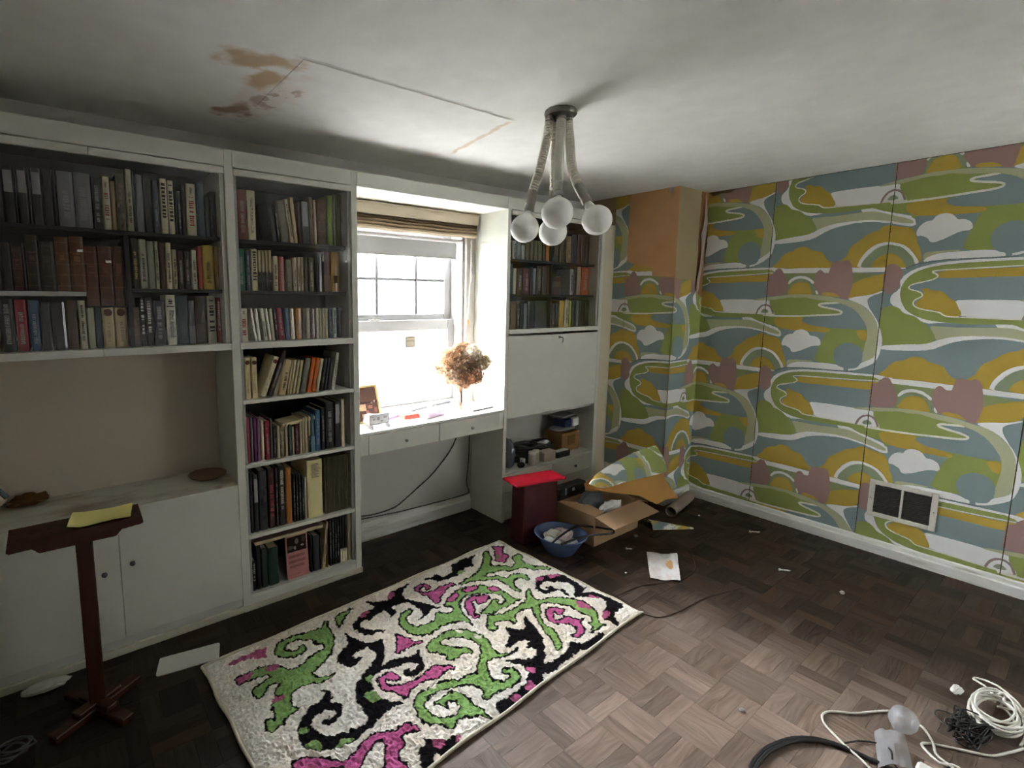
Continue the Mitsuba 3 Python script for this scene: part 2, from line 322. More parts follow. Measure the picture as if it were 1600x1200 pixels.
RUG = [
 ('black', [601,194,597,220,605,255,620,286,639,329,681,335,708,338,687,377,675,412,635,459,601,481,626,485,677,492,720,510,765,520,786,501,800,513,768,540,762,569,756,610,723,619,676,629,652,617,651,577,675,564,692,571,678,583,684,596,732,586,729,567,713,551,670,540,626,525,597,511,553,514,526,531,508,568,496,609,501,640,501,646,517,670,543,694,562,713,542,719,508,706,474,710,430,722,394,732,341,739,307,749,277,737,245,731,223,722,195,700,170,671,162,644,163,596,183,556,208,536,238,513,263,498,298,497,328,485,343,467,331,446,350,453,361,481,349,517,329,530,359,557,361,584,342,610,311,626,276,630,259,610,261,592,280,588,297,591,287,600,323,595,325,583,312,562,282,556,255,554,229,573,223,594,232,627,254,663,282,680,321,692,364,701,411,696,408,629,413,590,442,538,443,531,469,500,508,486,548,463,580,447,619,420,630,394,618,353,575,341,538,355,533,376,577,382,569,397,520,416,484,407,462,353,478,316,506,294,560,284,574,231,582,208]),
 ('green0', [504,509,529,502,544,511,523,528,514,551,500,532]),
 ('green0', [461,576,495,573,503,595,496,642,467,641,443,621]),
 ('green0', [181,567,213,583,198,606,174,608,172,585]),
 ('green0', [170,650,192,644,215,660,224,694,203,701,171,669]),
 ('green0', [251,715,283,711,325,733,303,740,271,732,250,729]),
 ('black', [1088,47,1054,39,1010,50,950,47,893,101,864,95,832,64,798,37,794,63,820,102,797,118,767,116,711,127,649,161,636,202,642,251,668,282,705,297,769,309,712,268,695,249,668,217,670,189,701,172,742,184,777,169,808,160,838,173,834,214,829,232,797,233,846,235,874,213,878,188,873,167,923,172,945,178,971,199,983,255,976,306,947,326,903,323,941,343,991,329,1031,305,1062,319,1088,339,1040,260,1008,204,980,158,980,121,1019,77,1057,55]),
 ('pink0', [940,52,962,50,959,93,925,102,901,89]),
 ('pink0', [703,131,733,111,771,119,753,138,723,147]),
 ('green', [605,53,720,50,684,61,642,92,589,144,597,110,605,74]),
 ('green', [571,51,544,99,536,160,517,220,466,280,424,305,373,328,337,335,349,375,363,390,424,400,403,409,362,415,337,410,313,384,285,378,265,375,241,383,217,404,206,433,204,461,223,478,198,479,163,494,140,516,108,517,88,511,89,468,110,454,121,473,130,480,140,454,146,422,154,391,190,399,203,386,179,342,222,311,201,289,175,290,144,321,133,336,114,329,114,278,158,259,189,255,216,251,185,226,126,212,79,214,84,162,155,171,183,166,263,213,271,269,342,267,383,239,458,239,477,219,472,189,445,183,450,150,428,122,392,99,367,89,334,99,318,122,317,146,341,160,366,161,377,144,391,150,399,177,382,194,357,198,315,193,283,167,272,134,280,101,306,72,347,57,390,65,436,80,487,88,513,97]),
 ('pink0', [84,162,155,173,146,190,123,206,78,216]),
 ('pink0', [196,186,232,187,263,213,248,223,205,215]),
 ('pink0', [163,368,176,355,203,386,190,399,161,397,150,384]),
 ('pink0', [89,49,153,49,262,57,240,99,235,139,214,112,176,86,136,83,90,83]),
 ('green', [1252,263,1296,265,1339,283,1370,308,1392,320,1405,342,1438,390,1441,447,1427,510,1457,544,1415,526,1374,538,1316,530,1280,521,1253,528,1231,519,1201,486,1231,481,1292,472,1327,450,1361,457,1321,495,1351,510,1392,492,1408,458,1398,429,1362,384,1301,351,1249,330,1202,340,1164,370,1137,416,1125,444,1121,486,1108,534,1113,507,1093,478,1061,461,1027,447,990,443,942,448,891,449,868,438,934,456,886,452,840,415,823,372,826,324,861,258,900,240,938,242,946,259,917,270,881,284,864,324,875,369,918,388,979,394,1019,362,1021,352,1042,354,1065,377,1091,394,1128,380,1127,360,1099,337,1105,323,1156,293,1210,273]),
 ('pink', [1129,312,1179,280,1230,273,1227,297,1192,322,1145,319]),
 ('pink', [1264,279,1321,274,1370,308,1327,324,1278,306]),
 ('pink', [1398,342,1428,360,1446,402,1415,405,1388,372]),
 ('pink', [1227,360,1272,354,1304,375,1356,416,1302,430,1261,432,1240,421,1265,401,1272,381,1238,389,1216,412,1211,437,1176,466,1168,488,1184,510,1153,503,1151,474,1167,431,1177,400]),
 ('pink', [1059,109,1125,90,1159,130,1139,160,1113,152,1141,135,1114,114,1080,138,1094,175,1142,188,1210,178,1254,187,1277,199,1275,215,1231,214,1139,248,1092,292,1084,276,1089,218,1080,169]),
 ('black', [1167,59,1235,78,1259,49,1256,77,1279,113,1340,113,1376,80,1390,40,1459,42,1481,26,1554,43,1611,39,1572,64,1535,75,1512,111,1501,148,1466,120,1443,114,1419,140,1377,155,1326,151,1272,144,1225,130,1212,107]),
 ('green0', [1364,132,1406,116,1425,138,1381,159,1355,150]),
 ('green', [1666,54,1696,56,1662,108,1637,144,1586,183,1593,215,1626,228,1651,261,1660,281,1692,281,1736,263,1739,225,1780,202,1819,205,1817,238,1775,267,1766,327,1791,373,1828,409,1833,451,1796,422,1747,389,1730,350,1721,324,1666,318,1619,312,1609,285,1577,259,1539,260,1504,245,1463,249,1484,278,1535,312,1561,351,1613,344,1653,370,1666,405,1645,442,1629,435,1632,407,1604,385,1565,390,1536,413,1522,457,1525,493,1495,474,1501,418,1507,366,1500,325,1464,297,1411,266,1366,242,1330,236,1291,228,1320,217,1377,215,1441,207,1484,192,1525,173,1588,132,1634,86]),
 ('pink', [1764,29,1778,62,1822,83,1770,108,1745,139,1763,174,1717,194,1690,226,1639,186,1680,136,1739,83]),
 ('green0', [1702,126,1711,147,1675,174,1668,155]),
 ('green', [1580,495,1547,531,1519,569,1522,601,1572,622,1628,656,1670,695,1675,714,1679,727,1697,751,1699,810,1675,846,1648,878,1609,907,1601,926,1618,944,1583,929,1545,930,1498,933,1544,922,1569,901,1565,884,1592,885,1618,863,1620,838,1609,816,1609,775,1614,741,1602,708,1566,670,1542,646,1505,626,1483,637,1456,670,1419,695,1404,717,1385,753,1382,776,1385,818,1371,839,1342,870,1342,885,1321,905,1293,912,1276,905,1296,885,1326,849,1335,802,1362,751,1398,695,1423,653,1452,621,1424,608,1375,606,1405,602,1366,600,1323,611,1277,660,1281,628,1236,593,1200,586,1180,605,1197,618,1167,629,1147,625,1148,592,1191,552,1226,530,1260,552,1309,573,1378,571,1440,571,1479,562,1529,517]),
 ('pink0', [1670,720,1697,751,1693,814,1670,819,1649,798,1641,763,1663,743]),
 ('pink', [1461,701,1503,681,1539,691,1554,712,1556,746,1528,747,1504,754,1500,742,1520,722,1500,715,1469,734,1456,759,1470,779,1531,775,1530,801,1554,834,1577,847,1534,847,1517,883,1487,908,1448,916,1420,898,1417,891,1462,888,1478,877,1492,847,1487,827,1461,801,1429,780,1428,745]),
 ('black', [1649,474,1680,454,1736,464,1766,471,1834,520,1834,537,1824,614,1820,677,1828,699,1796,699,1760,702,1825,743,1832,780,1836,823,1840,918,1759,913,1720,927,1687,961,1691,977,1657,979,1658,955,1652,908,1691,877,1721,865,1767,855,1794,839,1801,805,1772,767,1751,740,1698,702,1721,681,1749,672,1794,612,1772,572,1727,536,1690,507,1637,519,1618,546,1629,566,1653,564,1652,542,1681,554,1693,574,1686,590,1716,625,1693,679,1683,681,1688,634,1669,603,1628,606,1596,581,1590,545,1610,508]),
 ('pink0', [1656,468,1691,452,1734,469,1711,490,1664,486]),
 ('pink0', [1754,474,1796,483,1827,526,1785,527,1744,505]),
 ('pink0', [1758,740,1786,748,1804,792,1779,783]),
 ('pink0', [1692,878,1728,875,1727,897,1688,919,1662,911,1669,895]),
 ('black', [1342,651,1371,647,1335,730,1307,797,1265,848,1213,895,1158,927,1202,937,1277,937,1328,934,1372,909,1389,930,1419,954,1481,958,1556,955,1547,988,1457,992,1379,981,1357,970,1300,974,1242,969,1201,977,1156,973,1115,956,1088,988,1013,994,931,998,871,997,821,989,817,960,846,943,874,945,909,952,982,954,1030,941,1066,917,1081,881,1074,851,1034,802,1068,808,1154,873,1195,863,1215,834,1175,807,1245,785,1197,756,1134,761,1102,753,1150,718,1199,690,1212,631,1244,677,1267,715,1312,690]),
 ('pink0', [1082,886,1101,893,1112,930,1072,929]),
 ('pink0', [984,964,1025,945,1046,962,1039,989,1009,987]),
 ('pink0', [897,957,926,959,954,968,947,990,911,989]),
 ('green', [822,528,850,505,908,496,989,493,1026,512,1059,549,1075,591,1089,632,1077,678,1057,717,1055,751,1069,770,1116,790,1154,781,1128,792,1059,780,1024,768,986,747,945,788,926,819,918,851,934,872,963,891,999,886,1006,864,983,850,995,836,1023,843,1040,864,1029,902,1003,920,964,925,918,910,883,897,864,909,825,906,820,888,841,884,847,861,846,831,824,798,791,783,735,763,691,749,637,755,608,765,611,794,602,819,611,845,642,883,673,889,706,883,723,864,728,835,705,816,675,819,675,845,663,809,644,787,676,793,720,787,747,794,770,820,774,858,758,892,776,926,775,983,761,947,723,929,689,908,651,914,629,927,611,918,611,882,574,859,562,843,568,791,581,750,608,725,645,712,682,720,740,724,782,742,816,769,857,764,900,783,935,747,987,714,1026,674,1037,637,1025,599,995,561,956,530,914,519,896,533,897,561,923,596,968,632,972,676,954,661,919,650,875,658,853,640,872,612,856,587,827,563]),
 ('cream1', [1003,507,1032,519,1045,542,1019,541]),
 ('cream1', [1062,583,1084,637,1064,629,1052,600]),
 ('cream1', [687,714,734,725,709,735,684,724]),
 ('pink', [540,549,570,536,610,548,622,577,618,597,598,596,587,572,572,564,557,578,566,604,596,628,638,643,697,645,762,635,786,635,824,667,850,699,797,685,756,698,711,677,666,671,619,670,624,676,596,689,578,702,572,676,563,638,538,621,528,591]),
 ('pink', [771,350,788,378,803,414,801,450,845,472,823,477,780,461,726,471,690,464,724,434,749,399]),
 ('pink', [90,683,143,692,195,734,217,765,238,790,260,797,291,783,332,769,375,761,415,774,443,800,481,796,508,801,526,819,528,858,513,850,500,833,455,831,452,871,422,877,395,889,391,914,408,943,390,961,331,914,367,867,396,832,395,804,378,794,338,803,309,820,275,847,233,845,234,798,202,794,117,747]),
 ('black', [519,889,529,915,575,949,624,955,630,979,592,984,528,991,488,997,447,992,436,982,459,946,460,919,496,918]),
 ('pink0', [526,919,554,930,573,951,561,965,531,964]),
 ('pink0', [595,969,634,963,630,979,599,977]),
 ('cream', [492,973,516,975,529,997,496,999]),
]

BOOKS = [
 ('lt', 2.6, 1.884, [(-0.1862,-0.1685,0.208,0,'17191b',''),(-0.1675,-0.141,0.209,0,'1a1c1e',''),(-0.14,-0.1062,0.216,0,'1b1d1f','L'),(-0.1043,-0.0984,0.22,0,'15171a',''),(-0.0964,-0.0648,0.22,0,'1b1d1f','L'),(-0.0638,-0.0542,0.22,0,'17191b',''),(-0.0532,-0.0202,0.22,0,'1b1d1f','L'),(-0.0187,0.0134,0.222,0,'1e2022',''),(0.0144,0.0276,0.222,0,'181a1c',''),(0.0291,0.0843,0.221,0,'5d5f5f','t'),(0.0854,0.1451,0.223,0,'606262','t'),(0.1473,0.1803,0.214,0,'1b1d20','t'),(0.1831,0.2121,0.22,0,'a59e86','r'),(0.2129,0.2314,0.205,0,'6b5638',''),(0.2326,0.2683,0.239,0,'4a4336','m'),(0.2701,0.2955,0.263,0,'95917c','t'),(0.2967,0.3047,0.259,0,'303232',''),(0.3059,0.3355,0.245,0,'5d6264',''),(0.3368,0.3681,0.233,0,'1a1e22',''),(0.3719,0.3962,0.23,0,'3b434b','t'),(0.4013,0.4299,0.242,0,'aea892','T'),(0.4312,0.4575,0.237,0,'aea892','T'),(0.4601,0.4694,0.213,0,'17191c',''),(0.4708,0.4855,0.194,0,'2b3036','t'),(0.4868,0.5057,0.224,0,'15171a',''),(0.5084,0.5496,0.234,0,'a9a28a','r'),(0.5524,0.5874,0.244,0,'39434c',''),(0.5888,0.6087,0.183,0,'454a50',''),(0.6116,0.6462,0.212,0,'17181a','')]),
 ('lmL', 2.6, 1.624, [(-0.193,-0.1692,0.189,0,'1d0f0a',''),(-0.1682,-0.1362,0.185,0,'1f100a',''),(-0.1342,-0.1015,0.175,0,'2a120c','g'),(-0.1005,-0.0925,0.188,0,'170e09',''),(-0.0905,-0.0487,0.222,0,'241b13','g'),(-0.0477,0.0014,0.2,0,'1e160d','g'),(0.0036,0.0509,0.219,0,'4d3017','g'),(0.0525,0.1034,0.226,0,'4e2e15','gs')]),
 ('lmT', 2.6, 1.565, [(0.1011,0.1478,0.249,0,'44200f','g'),(0.1501,0.2017,0.252,0,'42200f','gs'),(0.2034,0.2437,0.255,0,'45220f','g')]),
 ('lmR', 2.6, 1.64, [(0.2764,0.3011,0.218,0,'1e1c13','y'),(0.3048,0.335,0.215,0,'90907f','t'),(0.3363,0.363,0.208,0,'6f7262','t'),(0.3656,0.3818,0.21,0,'938f78','t'),(0.3837,0.4072,0.205,0,'3c2b23',''),(0.4092,0.4336,0.207,0,'aea68a','t'),(0.435,0.4557,0.179,0,'998f72','t'),(0.4577,0.4835,0.174,0,'2c1d1d','t'),(0.4855,0.511,0.175,0,'2d2524','t'),(0.5165,0.5402,0.181,0,'a1a08e','t'),(0.5423,0.5649,0.197,0,'802b1f',''),(0.5663,0.6152,0.207,0,'a79137','t'),(0.6181,0.6467,0.205,0,'8e6e3b','')]),
 ('lb', 2.6, 1.384, [(-0.2171,-0.194,0.103,0,'8d8b7c',''),(-0.1872,-0.1449,0.209,0,'131313','t'),(-0.1414,-0.1036,0.206,0,'701521','t'),(-0.0985,-0.065,0.203,0,'1f3c5c','t'),(-0.0634,-0.0265,0.196,0,'131816',''),(-0.0244,0.022,0.196,0,'150f0f',''),(0.0242,0.0618,0.203,0,'3d2c1d',''),(0.0663,0.0933,0.203,0,'a39d88','t'),(0.0956,0.1226,0.183,0,'90907c',''),(0.1237,0.1475,0.179,0,'35434f',''),(0.1493,0.1937,0.179,0,'ada17b','d'),(0.1961,0.2435,0.179,0,'b0a177','d'),(0.2466,0.2908,0.182,0,'3d2e1f','g'),(0.2934,0.3124,0.217,0,'17181c','T'),(0.3136,0.3445,0.218,0,'16181c','w'),(0.3471,0.3917,0.203,0,'1d2328','t'),(0.397,0.4386,0.229,0,'b9b9a9','BA'),(0.4414,0.4888,0.226,0,'1e2c32',''),(0.4916,0.5189,0.204,0,'44484b','h'),(0.521,0.5689,0.226,0,'2d2018','h'),(0.5733,0.6142,0.227,0,'928e7c','T'),(0.6172,0.653,0.219,0,'73271a','w')]),
 ('mt', 2.6, 1.883, [(0.7475,0.7946,0.239,0,'5f2e21','t'),(0.7961,0.8381,0.24,0,'b2ad90','HIST'),(0.9186,0.9467,0.195,-0.024,'14181c',''),(0.9489,0.963,0.193,-0.018,'12151a','t'),(0.9663,1.0106,0.207,-0.023,'5d5c4b',''),(1.0162,1.0376,0.218,-0.03,'a0977e','t'),(1.0387,1.0597,0.229,-0.022,'a89778',''),(1.0614,1.0775,0.213,-0.003,'3d1e1c',''),(1.0884,1.1251,0.217,-0.008,'83878d','h'),(1.1269,1.1529,0.244,-0.007,'5d503f',''),(1.1541,1.169,0.233,-0.006,'b8ad92',''),(1.1714,1.2235,0.241,0,'422d1d','g'),(1.2284,1.2624,0.265,0,'617531',''),(1.2668,1.2793,0.274,0,'6a7060',''),(1.2805,1.3159,0.277,0,'3d412b','')]),
 ('mm', 2.6, 1.638, [(0.7332,0.7746,0.202,0,'205f43','t'),(0.7761,0.8043,0.194,0,'323b4b','t'),(0.8059,0.8376,0.206,0,'b2ab8c','T'),(0.8397,0.8566,0.2,0,'96896b','k'),(0.8582,0.8752,0.201,0,'96896b','k'),(0.8768,0.8923,0.202,0,'96896b','k'),(0.8939,0.9112,0.203,0,'96896b','k'),(0.9166,0.9445,0.176,0,'a49680','t'),(0.9467,0.9777,0.175,0,'8f4a39','t'),(0.9839,1.0189,0.161,0,'625e49','t'),(1.024,1.0469,0.173,0,'aa9c82','t'),(1.0486,1.0671,0.176,0,'aa9c82','t'),(1.0683,1.0846,0.177,0,'a5987e','t'),(1.0893,1.1093,0.179,0,'2f2f20',''),(1.1128,1.145,0.178,0,'404228','t'),(1.1558,1.1953,0.205,0,'191b1d',''),(1.2021,1.2405,0.216,0,'4d3832','h'),(1.243,1.2999,0.216,0,'8f6d32','b')]),
 ('mb', 2.6, 1.384, [(0.7377,0.7767,0.164,0,'b3ab96','r'),(0.8075,0.8233,0.164,-0.021,'b2ac96',''),(0.8249,0.8429,0.163,-0.014,'b2ac96',''),(0.8568,0.8795,0.163,-0.019,'a5a28b','t'),(0.8817,0.8991,0.163,-0.019,'aca791',''),(0.9013,0.92,0.163,-0.015,'aca791',''),(0.9216,0.9355,0.163,-0.012,'2c1e26','w'),(0.9399,0.9724,0.165,-0.014,'80223b','t'),(0.9753,1.002,0.162,-0.006,'2c5070','t'),(1.0043,1.0285,0.162,-0.007,'b2ac96',''),(1.0331,1.067,0.164,0,'a86f20','t'),(1.0693,1.0882,0.161,0,'3d3722',''),(1.0924,1.1133,0.164,0,'b0aa94',''),(1.1157,1.1435,0.161,0,'552622','t'),(1.1465,1.1667,0.164,0,'aaa38c',''),(1.1679,1.1839,0.163,0,'aaa38c',''),(1.1858,1.2013,0.163,0,'a9a28b',''),(1.2031,1.2213,0.163,0,'aca58e',''),(1.225,1.2465,0.16,0,'263648','t'),(1.249,1.2745,0.166,0,'a0a6a6','t'),(1.2784,1.3068,0.166,0,'24272c','')]),
 ('o1', 2.55, 1.1, [(0.6995,0.7319,0.209,0,'bcaf89','d'),(0.7355,0.7679,0.207,0,'bcaf89','d'),(0.7762,0.8097,0.2,0.077,'c0b79a','d'),(0.815,0.8448,0.226,0.088,'301e1e','t'),(0.848,0.8577,0.186,0.067,'a99d83',''),(0.8609,0.8685,0.182,0.064,'b0a389',''),(0.8837,0.9234,0.181,0.04,'b09d76','t'),(0.9256,0.9379,0.18,0.038,'aa9a78',''),(0.9401,0.9581,0.179,0.036,'ae9f80',''),(0.9603,0.9796,0.177,0.035,'ab9c7c',''),(0.9819,1.0025,0.176,0.033,'ae9f80',''),(1.0065,1.0442,0.182,0.036,'5e6054',''),(1.0477,1.0748,0.182,0.037,'ba5c1e','t'),(1.076,1.1023,0.181,0.036,'b4571c','t'),(1.1041,1.1264,0.176,0.034,'aaa28c',''),(1.13,1.1544,0.177,0.033,'181614','t'),(1.1569,1.1741,0.179,0.031,'2b2c31',''),(1.1766,1.199,0.177,0.029,'2c2d33',''),(1.204,1.2292,0.204,0.034,'b2aea0','t')]),
 ('o2', 2.55, 0.772, [(0.694,0.716,0.235,0,'85313f',''),(0.7176,0.7315,0.235,0,'61696d',''),(0.7331,0.7519,0.23,0,'5f2755',''),(0.7535,0.7708,0.227,0,'806080',''),(0.774,0.7921,0.211,0,'c0b39d',''),(0.7953,0.8243,0.205,0,'701e2a','t'),(0.8259,0.8406,0.212,0,'4d4d4b',''),(0.8423,0.8614,0.171,0,'282a2d','t'),(0.8636,0.8824,0.171,0,'b1a88f',''),(0.8841,0.9076,0.17,0,'80765f','m'),(0.9109,0.9296,0.173,0,'a8987f',''),(0.9318,0.9501,0.17,0,'2e463b','t'),(0.9518,0.9673,0.156,0,'b5aa95',''),(0.9696,0.9963,0.164,0,'3c1618','t'),(0.998,1.0138,0.177,0,'a99c83',''),(1.0156,1.0286,0.195,0,'a5977c',''),(1.0304,1.0494,0.201,0,'a5977f',''),(1.053,1.0673,0.199,0,'aca089','k'),(1.0692,1.0927,0.207,0,'405c66','h'),(1.0964,1.1307,0.226,0,'2b4d70','t'),(1.1344,1.1605,0.236,0,'16181c','t'),(1.1643,1.2187,0.263,0,'141618','t'),(1.2238,1.2613,0.263,0,'1c1c1e','l'),(1.2665,1.2915,0.27,0,'b8b099','')]),
 ('o3', 2.55, 0.398, [(0.6998,0.7172,0.321,0,'191a1c',''),(0.7192,0.7466,0.306,0,'1f2024','l'),(0.7499,0.7972,0.321,0,'282a2d','m'),(0.8026,0.8406,0.322,0,'2d141a','r'),(0.8434,0.8613,0.323,0,'2d1b1d','t'),(0.8633,0.9017,0.328,0,'1f1c1c','w'),(0.9045,0.9414,0.313,0,'94602a',''),(0.9472,0.9645,0.271,0,'121314','t'),(0.9659,0.9819,0.268,0,'121314','t'),(0.9833,0.9994,0.261,0,'121314','t'),(1.0009,1.0171,0.254,0,'121314','t'),(1.0193,1.0326,0.239,0,'afa99c',''),(1.0378,1.1351,0.325,0,'c9be8e','P'),(1.1476,1.1585,0.324,0,'4d4835',''),(1.1597,1.1707,0.324,0,'45412f',''),(1.172,1.183,0.324,0,'504b38',''),(1.1843,1.1954,0.324,0,'4d4835',''),(1.1967,1.2078,0.324,0,'45412f',''),(1.2091,1.2203,0.324,0,'504b38',''),(1.2216,1.2329,0.324,0,'4d4835',''),(1.2342,1.2455,0.324,0,'45412f',''),(1.2468,1.2582,0.324,0,'504b38',''),(1.2595,1.2709,0.324,0,'4d4835',''),(1.2722,1.2837,0.324,0,'45412f',''),(1.2851,1.2966,0.324,0,'504b38',''),(1.2979,1.3095,0.324,0,'4d4835','')]),
 ('o4', 2.55, 0.08, [(0.6947,0.717,0.166,0,'121313','w'),(0.7197,0.7463,0.249,0,'151917',''),(0.749,0.7855,0.218,0,'1b2a22',''),(0.7882,0.849,0.21,0,'1e3026',''),(1.0443,1.0595,0.216,0,'151618',''),(1.0641,1.1058,0.207,0,'2d3033',''),(1.1074,1.1167,0.215,0,'161618',''),(1.1214,1.1419,0.265,0.025,'b8aa84','t'),(1.1482,1.1641,0.276,0,'4d321a',''),(1.1721,1.1881,0.287,0,'17191c','t'),(1.1897,1.2059,0.286,0,'17191c','t'),(1.2075,1.2238,0.286,0,'181a1d','t'),(1.2254,1.2401,0.284,0,'17191c','t'),(1.2434,1.2583,0.283,0,'17191c','c'),(1.2599,1.2749,0.282,0,'17191c','c'),(1.2765,1.2916,0.281,0,'17191c','c'),(1.2949,1.3219,0.294,0,'857a5e','')]),
 ('rt', 2.6, 1.879, [(2.5911,2.6226,0.111,0,'3d2b1a',''),(2.6264,2.671,0.123,0,'2d2920',''),(2.6736,2.7124,0.13,0,'7e817a','t'),(2.7163,2.7584,0.12,0,'636a6e',''),(2.7623,2.7969,0.105,0,'84847e',''),(2.8009,2.8454,0.139,0,'4d4837',''),(2.8495,2.8865,0.147,0,'4a4434',''),(2.8906,2.928,0.145,0,'4f4835',''),(2.9322,2.9772,0.144,0,'4a4330',''),(2.9814,3.017,0.142,0,'302419',''),(3.0213,3.0603,0.14,0,'8f4d22',''),(3.0646,3.088,0.147,0,'a09274',''),(3.1071,3.162,0.193,0,'1f1611',''),(3.168,3.2346,0.203,0,'2d211c',''),(3.2469,3.3042,0.204,0,'60563f','m'),(3.3089,3.372,0.218,0,'1c2633',''),(3.3784,3.4169,0.227,0,'352c25',''),(3.4233,3.4754,0.226,0,'1f1c1a',''),(3.4804,3.525,0.225,0,'181610','')]),
 ('rm', 2.6, 1.638, [(2.6084,2.6415,0.221,0,'16191c',''),(2.6454,2.6828,0.214,0,'2b454e',''),(2.6867,2.7194,0.18,0,'938f7e',''),(2.7233,2.7818,0.182,0,'26161a','t'),(2.7858,2.8536,0.184,0,'3d1c24','t'),(2.8577,2.8867,0.195,0,'171a1d',''),(2.8908,2.9201,0.188,0,'616e74',''),(2.9257,2.9823,0.208,0,'171a1d','t'),(2.9865,3.0471,0.21,0,'1c1f21',''),(3.0529,3.0881,0.213,0,'704e36',''),(3.3024,3.3466,0.198,0,'757879','t'),(3.3498,3.3834,0.205,0,'1f1f20',''),(3.3898,3.4368,0.221,0,'82715a','t'),(3.4417,3.5394,0.219,0,'7f331a','t')]),
 ('rb', 2.6, 1.387, [(2.6095,2.6339,0.204,0,'25282c',''),(2.6378,2.6676,0.2,0,'4e5359',''),(2.6715,2.7254,0.2,0,'594831',''),(2.7294,2.7641,0.186,0,'2d1f22','t'),(2.7681,2.8046,0.195,0,'1c1f22',''),(2.8073,2.8388,0.186,0,'61666b',''),(2.8429,2.9152,0.2,0,'16191b',''),(2.9208,3.0678,0.205,0,'1f2424',''),(3.0707,3.1018,0.152,0,'818485',''),(3.1063,3.1453,0.186,0,'2c2c30','t'),(3.1498,3.1847,0.186,0,'1a1c1e',''),(3.1908,3.2493,0.205,0,'92792e',''),(3.254,3.3041,0.215,0,'a29b82','t'),(3.3089,3.3343,0.205,0,'82802e',''),(3.339,3.3888,0.205,0,'20261f',''),(3.3937,3.4279,0.206,0,'505353',''),(3.4328,3.4906,0.206,0,'17180f',''),(3.4956,3.5544,0.206,0,'16170f','')]),
]

# ------------------------------------------------------------------ the room
m = MB(); WX0, WX1, WZ0, WZ1 = 1.425, 2.392, 0.835, 2.11
for lo, hi in (((XL - .15, YB, -.05), (WX0, YB + .28, CZ + .1)), ((WX1, YB, -.05), (XR + .15, YB + .28, CZ + .1)), ((WX0, YB, -.05), (WX1, YB + .28, WZ0)), ((WX0, YB, WZ1), (WX1, YB + .28, CZ + .1))):
    m.box(lo, hi, (0.52, 0.50, 0.47))
struct(m.build('wall_back', 'm_matte'))
m = MB(); m.box((XR, YN - .15, -.05), (XR + .15, YB + .28, CZ + .1), (0.12, 0.09, 0.05)); struct(m.build('wall_right', 'm_matte'))
m = MB(); m.box((XL - .15, YN - .15, -.05), (XL, YB + .1, CZ + .1), (0.36, 0.34, 0.31)); struct(m.build('wall_left', 'm_matte'))
# the wall behind the camera; its blind-covered window is added for front fill light
m = MB(); BX0, BX1, BZ0, BZ1 = 3.30, 4.08, .80, 2.12
for lo, hi in (((XL - .15, YN - .15, -.05), (BX0, YN, CZ + .1)), ((BX1, YN - .15, -.05), (XR + .15, YN, CZ + .1)), ((BX0, YN - .15, -.05), (BX1, YN, BZ0)), ((BX0, YN - .15, BZ1), (BX1, YN, CZ + .1))): m.box(lo, hi, (0.36, 0.34, 0.31))
struct(m.build('wall_front', 'm_matte'))
m = MB()
for lo, hi in (((BX0, YN - .13, BZ0), (BX0 + .06, YN - .08, BZ1)), ((BX1 - .06, YN - .13, BZ0), (BX1, YN - .08, BZ1)), ((BX0 + .06, YN - .13, BZ1 - .06), (BX1 - .06, YN - .08, BZ1)), ((BX0 + .06, YN - .13, BZ0), (BX1 - .06, YN - .08, BZ0 + .06))): m.box(lo, hi, (.6, .6, .58), bevel=.003)
struct(m.build('window_2', 'm_satin'))
m = MB(); m.quad((BX0, YN - .05, BZ0), (BX1, YN - .05, BZ0), (BX1, YN - .05, BZ1), (BX0, YN - .05, BZ1), (.78, .775, .76)); m.build('drawn_blind', 'm_fill_blind', parent='window_2')
m = MB(); m.box((XL - .15, YN - .15, CZ), (XR + .15, YB + .28, CZ + .12), (0.7, 0.7, 0.68)); struct(m.build('ceiling', 'm_ceiling'))
m = MB(); m.box((0.752, 1.786, CZ - 0.0016), (1.772, 2.50, CZ + .01), (0.7, 0.7, 0.68), bevel=.002)
m.build('patch_panel', 'm_ceiling', parent='ceiling')
# corner boxing covered in wallpaper
m = MB(); m.box((3.722, 2.03, 0), (XR, YB, CZ), (0.34, 0.27, 0.155)); struct(m.build('wall_column', 'm_matte'))
m = MB(); m.box((3.7205, 2.0295, 1.70), (3.723, 2.485, CZ), (0.4, 0.22, 0.11)); m.build('bare_plaster', 'm_plaster', parent='wall_column')

# floor: parquet blocks of three strips, direction changing from block to block
rng = np.random.default_rng(5)
m = MB(); m.box((XL, YN, -.06), (XR, YB, -.014), (0.03, 0.02, 0.012)); struct(m.build('floor', 'm_matte'))
PX, PY = 0.2, 0.1645
strips = []
ix0, iy0 = math.floor((XL - 1.353) / PX), math.floor((YN - 1.034) / PY)
for i in range(ix0, math.ceil((XR - 1.353) / PX)):
    for j in range(iy0, math.ceil((YB - 1.034) / PY)):
        x0, y0 = 1.353 + i * PX, 1.034 + j * PY
        along_y = (i + j) % 2 == 0
        for k in range(3):
            if along_y: a, b, c, d = x0 + k * PX / 3, y0, x0 + (k + 1) * PX / 3, y0 + PY
            else: a, b, c, d = x0, y0 + k * PY / 3, x0 + PX, y0 + (k + 1) * PY / 3
            a, c, b, d = max(a, XL), min(c, XR), max(b, YN), min(d, YB)
            if c - a < .004 or d - b < .004: continue
            strips.append((a, b, c, d, along_y))
def in_view(x, y):
    q = np.array([x, y, 0.0]) - EYE
    zc = q @ fwd
    if zc < .1: return None
    return CX + F_PX * (q @ cam_right) / zc, CY - F_PX * (q @ cam_up) / zc, zc
